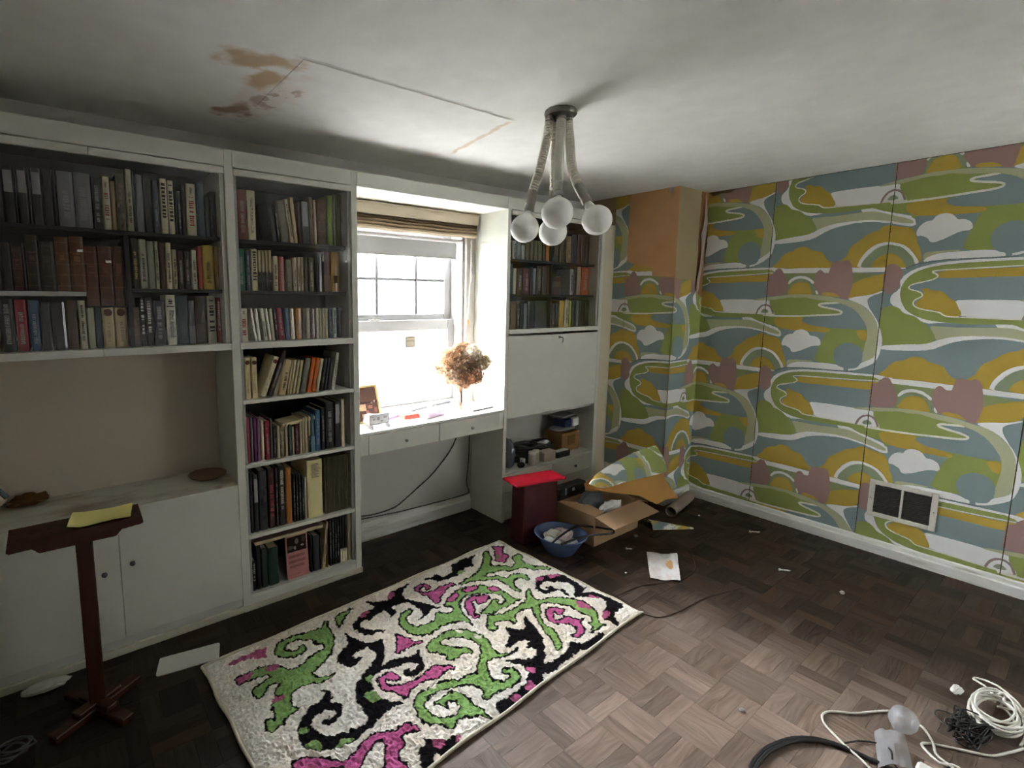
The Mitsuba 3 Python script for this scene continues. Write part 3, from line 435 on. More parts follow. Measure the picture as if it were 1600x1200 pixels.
RUG_A = np.array([0.399, 2.215]); RUG_S = np.array([1.879, 0.102]) / np.hypot(1.879, 0.102); RUG_T = np.array([RUG_S[1], -RUG_S[0]])
RUG_L, RUG_W = 1.856, 0.985
def strip_mesh(n, a, b, c, d, along_y):
    g = .0004
    top = -.0012 + .0012 * rng.random(4) * .6 + .0008 * rng.random()
    v = np.array([[a + g, b + g, top[0]], [c - g, b + g, top[1]], [c - g, d - g, top[2]], [a + g, d - g, top[3]]])
    lo = v.copy(); lo[:, 2] = -.013
    v = np.vstack([v, lo])
    f = np.array([[0, 1, 2], [0, 2, 3], [0, 4, 5], [0, 5, 1], [1, 5, 6], [1, 6, 2], [2, 6, 7], [2, 7, 3], [3, 7, 4], [3, 4, 0]])
    uv = v[:, [1, 0]] if along_y else v[:, [0, 1]]
    uv = np.stack([uv[:, 0], n * 10 + 2 + (uv[:, 1] - uv[:, 1].min())], 1)
    return v, f, uv
near = []
for n, s in enumerate(strips):
    q = in_view((s[0] + s[2]) / 2, (s[1] + s[3]) / 2)
    loc = np.array([(s[0] + s[2]) / 2, (s[1] + s[3]) / 2]) - RUG_A
    under = 0.03 < loc @ RUG_S < RUG_L - .03 and 0.03 < loc @ RUG_T < RUG_W - .03
    if q and 0 < q[0] < 1600 and 0 < q[1] < 1200 and not under and s[1] < 2.5: near.append((q[2], n))
near = {n for _, n in sorted(near)[:300]}
rest = [[], [], [], 0]
for n, s in enumerate(strips):
    v, f, uv = strip_mesh(n, *s)
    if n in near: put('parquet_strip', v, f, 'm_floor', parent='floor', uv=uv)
    else:
        rest[0].append(v); rest[1].append(f + rest[3]); rest[2].append(uv); rest[3] += len(v)
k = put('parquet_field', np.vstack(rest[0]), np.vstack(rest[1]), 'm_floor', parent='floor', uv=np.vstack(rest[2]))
labels[k] = {'kind': 'stuff'}

# ------------------------------------------------------------------ wallpaper
WCOL = {'slate': (0.215, 0.275, 0.275), 'ochre': (0.44, 0.315, 0.065), 'green': (0.27, 0.315, 0.095), 'greend': (0.25, 0.29, 0.13), 'white': (0.70, 0.70, 0.68), 'cream': (0.66, 0.65, 0.56),
        'sage': (0.42, 0.43, 0.27), 'sagedk': (0.25, 0.30, 0.19), 'mauve': (0.335, 0.215, 0.195), 'mauve2': (0.28, 0.22, 0.20), 'darkline': (0.16, 0.20, 0.20)}
SW, SH = 0.641, 1.389
WP_SHAPES = []
for c, w, flat in WALLPAPER:
    p = np.array(flat, float).reshape(-1, 2) / 1000
    if w: g = LineString(chaikin(p, 2, False)).buffer(w / 2000, quad_segs=3)
    else: g = Polygon(chaikin(p, 1)).buffer(0).buffer(.0035, quad_segs=3).buffer(-.0035, quad_segs=3)
    WP_SHAPES.append((c, g.simplify(0.0007)))
def print_pieces(region):
    """[(colour, polygon)] of the printed pattern inside region, in the coordinates u (along the wall) and z"""
    x0, y0, x1, y1 = region.bounds
    out, free = [], region
    for c, g in reversed(WP_SHAPES):
        gx0, gy0, gx1, gy1 = g.bounds
        hits = []
        for a in range(math.floor((x0 - gx1) / SW), math.ceil((x1 - gx0) / SW) + 1):
            for b in range(-3, 4):
                dx, dy = a * SW, b * SH - a * SH / 2
                if gx1 + dx < x0 or gx0 + dx > x1 or gy1 + dy < y0 or gy0 + dy > y1: continue
                hits.append(shapely.affinity.translate(g, dx, dy))
        for h in hits:
            piece = h.intersection(free)
            if piece.area > 1e-6:
                out.append((c, piece)); free = free.difference(h)
    out.append(('slate', free))
    return out
import shapely.affinity
def polys(g): return [p for p in getattr(g, 'geoms', [g]) if isinstance(p, Polygon) and p.area > 2e-6]
def paper(key, region, to3d, parent, tint=1.0):
    m = MB()
    for c, g in print_pieces(region):
        for p in polys(g):
            v2, f = trimesh.creation.triangulate_polygon(p, engine='earcut')
            m.add(to3d(np.asarray(v2)), f, np.array(WCOL[c]) * tint)
    return m.build(key, 'm_matte', parent=parent)
wob = lambda v: 0.0012 * np.sin(v[:, 1] * 3.1 + v[:, 0] * 5) 
TOPZ, BOTZ = CZ - .004, 0.083
def right_wall(v): return np.stack([XR - .0045 + wob(v), 1.566 - v[:, 0], v[:, 1]], 1)
for k in range(-1, 5):
    a, b = max(k * SW, -.4625) + .0022, (k + 1) * SW - .0022
    reg = sbox(a, BOTZ, min(b, 1.566 - YN), TOPZ)
    if k == -1:   # torn at the top of the corner
        reg = reg.difference(Polygon([(-.4625, CZ), (-.4625, 2.22), (-.452, 2.16), (-.448, 2.02), (-.457, 1.9), (-.4625, 1.8), (-.47, 1.7), (-.50, CZ)]))
        reg = reg.difference(Polygon([(-.46, CZ), (-.43, 2.392), (-.36, 2.405), (-.30, 2.40), (-.26, CZ)]))
    paper('wallpaper_strip', reg, right_wall, 'wall_right')
# the column: narrow face (towards the camera) and the long face turned to the window
def narrow(v): return np.stack([XR + (v[:, 0] + .464), 2.026 + 0 * v[:, 0], v[:, 1]], 1)
def longface(v): return np.stack([3.7185 + 0 * v[:, 0], 2.03 - (v[:, 0] + .88), v[:, 1]], 1)
bare = Polygon([(-.879, 2.5), (-.879, 1.772), (-.80, 1.755), (-.74, 1.765), (-.70, 1.75), (-.66, 1.77), (-.60, 1.755), (-.56, 1.70), (-.545, 1.66), (-.50, 1.63), (-.45, 1.62), (-.45, 2.5)])
paper('wallpaper_strip', sbox(-.641 + .002, .09, -.466, TOPZ).difference(bare), narrow, 'wall_column')
paper('wallpaper_strip', sbox(-.879, .09, -.641 - .002, TOPZ).difference(bare), narrow, 'wall_column')
bare2 = Polygon([(-.879, 2.5), (-.879, 1.771), (-1.061, 1.781), (-1.063, 1.842), (-1.16, 1.862), (-1.282, 1.905), (-1.282, 2.5)])
paper('wallpaper_strip', sbox(-1.282 + .0022, .02, -.881, TOPZ).difference(bare2), longface, 'wall_column')
paper('wallpaper_strip', sbox(-1.404, .02, -1.282 - .0022, TOPZ), longface, 'wall_column')
# bare strips on the narrow face and the ragged flap that hangs there
m = MB(); m.box((4.03, 2.028, 1.60), (4.136, 2.0305, CZ), (0.30, 0.155, 0.07)); m.build('bare_plaster', 'm_matte', parent='wall_column', lab='dark orange bare plaster')
fl = chaikin([(4.062, 2.40), (4.07, 2.40), (4.085, 2.26), (4.112, 2.19), (4.118, 2.10), (4.10, 2.05), (4.08, 2.0), (4.07, 1.86), (4.062, 1.70), (4.03, 1.66), (4.012, 1.665), (4.028, 1.80), (4.045, 2.0), (4.048, 2.07), (4.03, 2.10), (4.045, 2.13), (4.06, 2.25)], 1)
v2, f = trimesh.creation.triangulate_polygon(Polygon(fl).buffer(0), engine='earcut')
v2 = np.asarray(v2)
m = MB()
for off in (0, .0015): m.add(np.stack([v2[:, 0], 2.02 - off - 0.012 * np.abs(np.sin(v2[:, 1] * 9)), v2[:, 1]], 1), f if off else f[:, ::-1], (0.36, 0.29, 0.255))
m.build('peeled_paper', 'm_matte', parent='wall_column', lab='ragged hanging strip of peeled paper')
m = MB(); m.add([[3.717, 2.115, 2.424], [3.717, 2.075, 2.424], [3.712, 2.088, 2.375], [3.7165, 2.114, 2.40]], [[0, 1, 2], [0, 2, 3]], (0.6, 0.57, 0.52)); m.build('paper_scrap', 'm_matte', parent='wall_column', lab='small white scrap of torn paper')

# baseboards
def baseboard(key, pts, inward, h=.088):
    prof = [(0, 0), (.028, 0), (.028, h * .62), (.020, h * .72), (.018, h * .93), (.012, h), (0, h)]
    m = MB()
    (ax, ay), (bx, by) = pts
    v = [[x + inward[0] * d, y + inward[1] * d, z] for x, y in ((ax, ay), (bx, by)) for d, z in prof]
    n = len(prof); f = []
    for i in range(n):
        j = (i + 1) % n; f += [[i, j, n + j], [i, n + j, n + i]]
    f += [[0, i, i + 1] for i in range(1, n - 1)] + [[n, n + i + 1, n + i] for i in range(1, n - 1)]
    m.add(v, f, (.6, .6, .55))
    struct(m.build(key, 'm_baseboard'))
baseboard('baseboard_right', ((XR - .001, YN), (XR - .001, 2.03)), (-1, 0))
baseboard('baseboard_column', ((3.722, 2.031), (XR, 2.031)), (0, -1))
baseboard('baseboard_back', ((1.36, YB - .001), (2.46, YB - .001)), (0, -1), .122)

# ------------------------------------------------------------------ window
struct('window_1')
GW = (0.33, 0.33, 0.33)
m = MB()
for lo, hi in (((1.344, 2.846, .836), (1.427, 2.872, 2.12)), ((2.390, 2.846, .836), (2.4735, 2.872, 2.12)), ((1.344, 2.846, 2.09), (2.4735, 2.872, 2.198))): m.box(lo, hi, (0.42, 0.385, 0.35), bevel=.004)
m.build('casing', 'm_satin', parent='window_1')
m = MB()
for lo, hi in (((1.427, 2.872, .836), (1.449, 3.13, 2.11)), ((2.371, 2.872, .836), (2.3925, 3.13, 2.11)), ((1.427, 2.872, 2.085), (2.3925, 3.13, 2.11))): m.box(lo, hi, (0.36, 0.35, 0.33), bevel=.002)
m.box((1.427, 2.93, .836), (2.3925, 3.14, .858), (0.68, 0.67, 0.65), bevel=.003)
m.build('jamb', 'm_satin', parent='window_1')
def sash(key, y, z0, z1, stile, top, bottom):
    m = MB()
    for lo, hi in (((1.449, y, z0), (1.449 + stile, y + .036, z1)), ((2.371 - stile, y, z0), (2.371, y + .036, z1)), ((1.449 + stile, y, z1 - top), (2.371 - stile, y + .036, z1)), ((1.449 + stile, y, z0), (2.371 - stile, y + .036, z0 + bottom))):
        m.box(lo, hi, GW, bevel=.004)
    k = m.build(key, 'm_satin', parent='window_1')
    return k
lo_s = sash('lower_sash', 2.965, .858, 1.455, .055, .075, .05)
up_s = sash('upper_sash', 3.005, 1.42, 2.086, .06, .05, .075)
m = MB()
for x in (1.746, 2.067): m.box((x - .010, 3.012, 1.495), (x + .010, 3.034, 2.04), (.13, .13, .13), bevel=.003)
m.box((1.509, 3.013, 1.726), (2.311, 3.033, 1.744), (.13, .13, .13), bevel=.003)
m.build('muntin', 'm_satin', parent='window_1')
m = MB(); m.quad((1.504, 2.983, .908), (2.316, 2.983, .908), (2.316, 2.983, 1.38), (1.504, 2.983, 1.38), (1, 1, 1)); m.build('pane', 'm_pane', parent=lo_s)
for x0, x1 in ((1.509, 1.736), (1.756, 2.057), (2.077, 2.311)):
    for z0, z1 in ((1.495, 1.726), (1.744, 2.036)):
        m = MB(); m.quad((x0, 3.023, z0), (x1, 3.023, z0), (x1, 3.023, z1), (x0, 3.023, z1), (1, 1, 1)); m.build('pane', 'm_pane', parent=up_s)
m = MB(); m.box((1.66, 2.955, 1.455), (1.74, 2.985, 1.463), (.30, .28, .26), bevel=.002); m.lathe([(0, 0), (.012, 0), (.012, .012), (0, .014)], (.3, .28, .26), 14, at=(1.70, 2.97, 1.462)); m.box((1.69, 2.957, 1.47), (1.735, 2.965, 1.476), (.3, .28, .26)); m.build('sash_lock', 'm_metal', parent='window_1')
m = MB(); m.box((1.952, 2.979, 1.262), (2.036, 2.9818, 1.338), (.20, .185, .15)); m.box((1.960, 2.978, 1.315), (2.028, 2.979, 1.328), (.3, .27, .2)); m.box((1.960, 2.978, 1.272), (2.020, 2.979, 1.300), (.26, .24, .20))
tag(m.build('window_sticker', 'm_matte'), 'small faded beige square sticker on the lower window pane', 'sticker')

# blinds
t = thing('pleated_valance', 'beige fabric box valance at the top of the window', 'valance')
m = MB(); m.box((1.346, 2.79, 2.118), (2.452, 2.84, 2.190), (.47, .42, .33), bevel=.004); m.build('fabric_box', 'm_matte', parent=t)
m = MB(); m.box((1.346, 2.785, 2.176), (2.455, 2.79, 2.184), (.40, .35, .27)); m.build('edge_band', 'm_matte', parent=t)
t = thing('roman_blind', 'drawn-up brown and tan striped blind folded under the beige valance', 'blind')
cols = [(.10, .07, .045), (.20, .15, .10), (.30, .235, .16), (.40, .33, .235)]
for k in range(4):
    zc = 2.107 - k * .0215; m = MB(); n = 40
    xs = np.linspace(1.347, 2.452 - .004 * k, n)
    sag = .004 * np.sin((xs - 1.347) * 2.6) + .002 * np.sin(xs * 17 + k)
    rows = [(2.832, .010), (2.812 - .004 * k, .012), (2.805 - .004 * k, .004), (2.808 - .004 * k, -.006), (2.826, -.011)]
    v = np.array([[x, y, zc + dz - s] for x, s in zip(xs, sag) for y, dz in rows]); f = []
    for i in range(n - 1):
        for j in range(4): a = i * 5 + j; f += [[a, a + 5, a + 6], [a, a + 6, a + 1]]
    m.add(v, f, cols[k]); m.build('fold', 'm_matte', smooth=True, parent=t)
t = thing('roller_shade', 'pale grey roller shade pulled a little way down the window', 'shade')
m = MB(); m.tube([(1.36, 2.885, 2.008), (2.386, 2.885, 2.008)], .014, (.66, .66, .67), 14); m.build('roller', 'm_satin', smooth=40, parent=t)
xs = np.linspace(1.37, 2.325, 30); zs = np.linspace(2.0, 1.888, 12)
v = np.array([[x, 2.884 + .004 * math.sin(x * 9 + z * 30) * (2.0 - z) * 9, z] for x in xs for z in zs]); f = []
for i in range(29):
    for j in range(11): a = i * 12 + j; f += [[a, a + 12, a + 13], [a, a + 13, a + 1]]
m = MB(); m.add(v, f, (.50, .50, .51)); m.build('fabric', 'm_matte', smooth=True, parent=t)
m = MB(); m.box((1.37, 2.879, 1.881), (2.328, 2.889, 1.891), (.5, .5, .5), bevel=.003); m.build('hem_bar', 'm_satin', parent=t)
t = thing('blind_cord', 'white blind cord with a small amber acorn pull beside the window frame', 'cord')
m = MB(); m.tube(smooth_path([(2.420, 2.835, 2.02), (2.418, 2.833, 1.8), (2.405, 2.833, 1.55), (2.398, 2.833, 1.455)]), .0028, (.74, .72, .68), 6); m.tube(smooth_path([(2.426, 2.833, 2.02), (2.428, 2.833, 1.78), (2.421, 2.832, 1.72)]), .0022, (.74, .72, .68), 6); m.build('string', 'm_matte', smooth=True, parent=t)
m = MB(); m.lathe([(0, 0), (.009, .003), (.013, .02), (.012, .035), (.006, .047), (0, .05)], (.55, .27, .10), 16, at=(2.397, 2.833, 1.41)); m.build('acorn', 'm_gloss', smooth=True, parent=t)

# ------------------------------------------------------------------ fitted furniture along the window wall
def board(key, parent, lo, hi, col=PAINT, bevel=.0015, bsdf='m_satin', lab=None):
    m = MB(); m.box(lo, hi, col, bevel=bevel)
    return m.build(key, bsdf, parent=parent, lab=lab)
def knob(parent, x, z, y=2.52, r=.011, col=(.09, .085, .08)):
    m = MB(); m.lathe([(0, 0), (.005, 0), (.005, .008), (r, .012), (r, .018), (r * .6, .022), (0, .023)], col, 16, axis=(0, -1, 0), at=(x, y, z))
    return m.build('knob', 'm_metal', parent=parent, smooth=40, lab='small dark round knob')
YF = 2.52
def glass_door(parent, x0, x1, z0, z1, top=.029, bot=.031):
    m = MB(); m.box((x0 + .001, YF - .004, z1 - top), (x1 - .001, YF + .016, z1), PAINT2, bevel=.0015)
    d = m.build('glass_door', 'm_satin', parent=parent)
    m = MB(); m.box((x0 + .001, YF - .008, z0), (x1 - .001, YF + .016, z0 + bot), PAINT2, bevel=.0015); m.build('bottom_rail', 'm_satin', parent=d)
    m = MB(); m.quad((x0 + .002, YF + .004, z0 + bot), (x1 - .002, YF + .004, z0 + bot), (x1 - .002, YF + .004, z1 - top), (x0 + .002, YF + .004, z1 - top), (1, 1, 1))
    m.build('pane', 'm_pane', parent=d)
def catch(parent, x, z):
    m = MB(); m.lathe([(0, 0), (.006, .001), (.006, .006), (0, .008)], (.8, .8, .78), 12, axis=(0, -1, 0), at=(x, YF + .028, z)); m.build('catch', 'm_gloss', parent=parent, lab='small white door catch')

GZ0, GZ1 = 1.355, 2.196
# left unit: glazed cupboard
g = thing('glass_cabinet', 'white wall cupboard with two wide glass doors at the left, full of books', 'cabinet')
def side(parent, x0, x1, z0, z1, y0=YF, inner=None):
    m = MB(); m.box((x0, y0, z0), (x1, YB - .01, z1), PAINT, bevel=.0015); m.build('side_panel', 'm_satin', parent=parent)
side(g, -.418, -.385, 1.355, 2.278); side(g, .6595, .6965, 0, 2.278)
m = MB(); m.box((.640, YF + .018, GZ0 + .031), (.6594, YB - .02, GZ1), PAINT2, bevel=.001); m.build('door_stop', 'm_satin', parent=g)
board('bottom_board', g, (-.385, YF + .002, 1.360), (.6594, YB - .01, 1.383), PAINT)
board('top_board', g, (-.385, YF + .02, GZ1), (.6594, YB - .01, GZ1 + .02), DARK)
board('cornice', g, (-.418, YF, 2.2005), (.6594, YF + .022, 2.278), PAINT)
board('roof_board', g, (-.418, YF + .0225, 2.258), (.6594, YB - .01, 2.278), PAINT)
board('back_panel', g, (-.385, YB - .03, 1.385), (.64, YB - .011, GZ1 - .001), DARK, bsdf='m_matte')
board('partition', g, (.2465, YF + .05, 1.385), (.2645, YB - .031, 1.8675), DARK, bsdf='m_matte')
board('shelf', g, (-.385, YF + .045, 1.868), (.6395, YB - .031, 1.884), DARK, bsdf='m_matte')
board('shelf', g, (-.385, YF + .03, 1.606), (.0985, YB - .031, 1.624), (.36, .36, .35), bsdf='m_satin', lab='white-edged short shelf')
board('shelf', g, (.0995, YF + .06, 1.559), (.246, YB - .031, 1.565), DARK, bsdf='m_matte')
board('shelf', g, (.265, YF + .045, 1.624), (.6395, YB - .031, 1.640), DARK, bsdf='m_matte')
glass_door(g, -.38, .14, GZ0, GZ1); glass_door(g, .14, .6585, GZ0, GZ1)
# left unit: base cupboard below the open niche
b = thing('base_cabinet', 'low white two-door cupboard at the left under the open niche', 'cabinet')
board('worktop', b, (-.418, YF + .001, .664), (.659, YB - .001, .681), PAINT, bsdf='m_worktop', lab='dusty stained cupboard top')
for x0, x1, kx in ((-.385, .1405, .08), (.1425, .6585, .187)):
    m = MB(); m.box((x0, YF, .078), (x1, YF + .019, .680), PAINT, bevel=.002); d = m.build('door', 'm_satin', parent=b); knob(d, kx, .425 if kx > .1 else .405)
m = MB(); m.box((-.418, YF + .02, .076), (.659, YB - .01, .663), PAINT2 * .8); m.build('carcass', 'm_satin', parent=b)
board('niche_panel', b, (-.415, YB - .012, .6815), (.659, YB - .002, 1.3545), np.array([.52, .465, .375]), bsdf='m_matte', lab='beige panel behind the open niche')
board('plinth', b, (-.418, YF + .012, .0), (.659, YF + .04, .075), PAINT * .9)
m = MB(); m.box((-.418, YF - .004, .0), (.659, YF + .0115, .036), np.array([.5, .47, .38]), bevel=.003); m.build('base_strip', 'm_satin', parent=b)

# middle unit: bookcase with glazed upper part
k_ = thing('bookcase', 'narrow white bookcase between cupboard and window, glazed above, open shelves below', 'bookcase')
side(k_, .697, .7005, 0, 2.278, YF + .002); side(k_, 1.3065, 1.3415, 0, 2.278)
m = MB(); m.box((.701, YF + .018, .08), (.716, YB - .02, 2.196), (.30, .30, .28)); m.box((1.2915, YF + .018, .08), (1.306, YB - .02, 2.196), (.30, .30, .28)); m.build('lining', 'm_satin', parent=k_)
board('cornice', k_, (.697, YF, 2.2005), (1.306, YF + .022, 2.278), PAINT)
board('roof_board', k_, (.697, YF + .0225, 2.258), (1.306, YB - .01, 2.278), PAINT)
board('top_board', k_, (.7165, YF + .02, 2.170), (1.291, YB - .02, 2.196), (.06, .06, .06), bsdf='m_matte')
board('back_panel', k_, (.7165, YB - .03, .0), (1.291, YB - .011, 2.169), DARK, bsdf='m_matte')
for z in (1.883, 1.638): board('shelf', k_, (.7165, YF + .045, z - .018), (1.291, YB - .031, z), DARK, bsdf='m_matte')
board('shelf', k_, (.7165, YF + .012, 1.360), (1.291, YB - .031, 1.383), PAINT)
for z in (1.100, .772, .398): board('shelf', k_, (.7008, YF + .003, z - .019), (1.3062, YB - .031, z), PAINT2)
board('shelf', k_, (.7008, YF + .003, .062), (1.3062, YB - .031, .080), PAINT2)
board('plinth', k_, (.697, YF + .004, 0), (1.306, YF + .03, .0615), PAINT)
m = MB(); m.box((.661, YF - .006, 0), (1.347, YF - .0005, .034), np.array([.5, .47, .38]), bevel=.002); m.build('base_strip', 'm_satin', parent=k_)
glass_door(k_, .6985, 1.3055, GZ0, GZ1); catch(k_, 1.283, 1.80)

# window desk
d_ = thing('window_desk', 'white built-in desk with two shallow drawers under the window', 'desk')
board('desk_top', d_, (1.3425, YF - .004, .818), (2.4735, 2.935, .835), np.array([.74, .74, .72]), bevel=.003, lab='bright white desk top')
for x0, x1, kx in ((1.399, 1.9095, 1.653), (1.9125, 2.428, 2.18)):
    m = MB(); m.box((x0, YF + .001, .700), (x1, YF + .02, .815), PAINT, bevel=.002); d = m.build('drawer', 'm_satin', parent=d_); knob(d, kx, .749, YF + .001, .010, (.30, .30, .28))
board('stile', d_, (1.3425, YF + .002, .700), (1.3975, YF + .02, .8175), PAINT, .002)
board('stile', d_, (2.4295, YF + .002, .700), (2.4735, YF + .02, .8175), PAINT, .002)
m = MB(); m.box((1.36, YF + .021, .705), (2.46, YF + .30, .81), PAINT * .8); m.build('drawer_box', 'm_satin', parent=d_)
# panel above the window recess, running on over the right unit
p_ = thing('window_pelmet', 'long white fascia board above the window recess', 'fascia')
board('fascia', p_, (1.342, YF, 2.1995), (2.4735, YF + .022, 2.278), PAINT)
board('soffit', p_, (1.342, YF + .0225, 2.200), (2.4735, YB - .002, 2.216), np.array([.84, .80, .70]))

# right unit
s_ = thing('secretary_cabinet', 'tall white cabinet right of the window with glass doors and drop-front flap', 'cabinet')
side(s_, 2.474, 2.5045, 0, 2.278)
m = MB(); m.box((3.502, YF, .0), (3.54, YB - .01, 2.278), PAINT, bevel=.0015); m.build('side_panel', 'm_satin', parent=s_)
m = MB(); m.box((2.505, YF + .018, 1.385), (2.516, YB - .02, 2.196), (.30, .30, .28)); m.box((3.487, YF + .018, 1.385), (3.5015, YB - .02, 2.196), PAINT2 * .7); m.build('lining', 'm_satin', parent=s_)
board('fascia', s_, (2.474, YF, 2.2005), (3.56, YF + .022, 2.278), PAINT)
board('roof_board', s_, (2.474, YF + .0225, 2.258), (3.56, YB - .01, 2.278), PAINT)
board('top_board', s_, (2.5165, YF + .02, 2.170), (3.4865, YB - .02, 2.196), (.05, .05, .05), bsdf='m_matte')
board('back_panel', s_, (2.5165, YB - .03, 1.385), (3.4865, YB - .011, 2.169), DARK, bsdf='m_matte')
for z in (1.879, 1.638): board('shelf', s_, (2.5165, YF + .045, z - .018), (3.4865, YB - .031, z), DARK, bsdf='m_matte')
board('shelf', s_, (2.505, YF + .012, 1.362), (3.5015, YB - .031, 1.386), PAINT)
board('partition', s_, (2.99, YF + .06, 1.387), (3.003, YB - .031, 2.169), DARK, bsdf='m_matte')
glass_door(s_, 2.506, 3.003, 1.362, 2.196); glass_door(s_, 3.003, 3.5005, 1.362, 2.196)
m = MB(); m.box((2.506, YF, .762), (3.5005, YF + .02, 1.346), PAINT, bevel=.002); fl_ = m.build('drop_front', 'm_satin', parent=s_)
m = MB(); m.lathe([(0, 0), (.010, 0), (.010, .003), (0, .004)], (.12, .10, .07), 16, axis=(0, -1, 0), at=(3.035, YF, 1.322)); m.box((3.033, YF - .03, 1.318), (3.037, YF - .003, 1.326), (.25, .22, .16)); m.tube(smooth_path([(3.035, YF - .028, 1.322), (3.043, YF - .030, 1.312), (3.045, YF - .028, 1.295), (3.040, YF - .026, 1.282)]), .0035, (.10, .09, .07), 6); m.build('key', 'm_metal', parent=fl_, lab='little key hanging in the lock')
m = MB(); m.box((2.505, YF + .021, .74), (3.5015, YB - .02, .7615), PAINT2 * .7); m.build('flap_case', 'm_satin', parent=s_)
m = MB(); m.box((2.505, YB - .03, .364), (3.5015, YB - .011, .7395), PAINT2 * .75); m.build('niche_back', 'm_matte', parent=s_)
board('niche_shelf', s_, (2.505, YF + .002, .346), (3.5015, YB - .031, .364), PAINT2 * .85)
for x0, x1 in ((2.506, 3.013), (3.016, 3.5005)):
    for z0, z1 in ((.218, .344), (.070, .214)):
        m = MB(); m.box((x0, YF, z0), (x1, YF + .019, z1), PAINT * .95, bevel=.002); d = m.build('drawer', 'm_satin', parent=s_); knob(d, (x0 + x1) / 2 + .02, (z0 + z1) / 2 - .005)
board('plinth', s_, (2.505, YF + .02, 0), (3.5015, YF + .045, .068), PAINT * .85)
board('filler_strip', s_, (3.541, YF + .032, 0), (3.7185, YF + .052, 2.2), np.array([.54, .49, .36]), bevel=.001)

# ------------------------------------------------------------------ books
ORD = 'first second third fourth fifth sixth seventh eighth ninth tenth eleventh twelfth thirteenth fourteenth fifteenth sixteenth seventeenth eighteenth nineteenth twentieth twenty-first twenty-second twenty-third twenty-fourth twenty-fifth twenty-sixth twenty-seventh twenty-eighth twenty-ninth thirtieth'.split()
WHERE = {'lt': 'top shelf, left glass cabinet', 'lmL': 'white-edged shelf, left glass cabinet', 'lmT': 'tall trio, left glass cabinet', 'lmR': 'middle right shelf, left glass cabinet', 'lb': 'bottom shelf, left glass cabinet',
         'mt': 'top shelf, middle bookcase', 'mm': 'second shelf, middle bookcase', 'mb': 'third shelf, middle bookcase', 'o1': 'fourth shelf, middle bookcase', 'o2': 'fifth shelf, middle bookcase', 'o3': 'sixth shelf, middle bookcase', 'o4': 'lowest shelf, middle bookcase',
         'rt': 'top shelf, right glass cabinet', 'rm': 'middle shelf, right glass cabinet', 'rb': 'bottom shelf, right glass cabinet'}
def colour_name(h):
    r, g, b = (int(h[i:i + 2], 16) for i in (0, 2, 4)); mx, mn = max(r, g, b), min(r, g, b)
    s = (mx - mn) / max(mx, 1)
    if mx < 40 and s < .45: return 'black'
    if s < .17: return 'dark grey' if mx < 80 else 'grey' if mx < 150 else 'pale grey'
    hue = (60 * ((g - b) / (mx - mn)) % 360) if mx == r else 60 * ((b - r) / (mx - mn)) + 120 if mx == g else 60 * ((r - g) / (mx - mn)) + 240
    if hue < 18 or hue > 340: return 'red' if mx > 100 and s > .6 else 'dark red' if s > .5 else 'maroon'
    if hue < 48:
        if s > .68 and mx > 140: return 'orange'
        return 'cream' if mx > 158 and s < .4 else 'tan' if mx > 130 else 'brown'
    if hue < 70: return 'cream' if mx > 158 and s < .4 else 'yellow' if s > .5 and mx > 120 else 'olive' if mx < 130 else 'buff'
    if hue < 175: return 'green' if mx > 60 else 'dark green'
    if hue < 255: return 'blue' if mx > 70 else 'dark blue'
    return 'purple'
FIX = {'lt': (.985, 0), 'rt': (.952, .118), 'rm': (.95, .118), 'rb': (.942, .12)}
GAIN = {'l': 1.25, 'm': 1.2, 'o': 1.15, 'r': 1.5}
brng = random.Random(11)
def dashes(m, w, h, col, z0=.12, z1=.9, frac=.5, row=.0045, fat=1.0):
    """lettering too small to read: a column of little marks along the spine"""
    z = z0 * h
    while z < z1 * h:
        d = brng.uniform(.5, 1.3) * row * fat
        if brng.random() < .82:
            ww = w * frac * brng.uniform(.7, 1)
            m.quad((w / 2 - ww / 2, 0, z), (w / 2 + ww / 2, 0, z), (w / 2 + ww / 2, 0, z + d), (w / 2 - ww / 2, 0, z + d), col)
        z += d + row * .55
def band(m, w, z0, z1, col, x0=0., x1=1.):
    m.quad((w * x0, 0, z0), (w * x1, 0, z0), (w * x1, 0, z1), (w * x0, 0, z1), col)
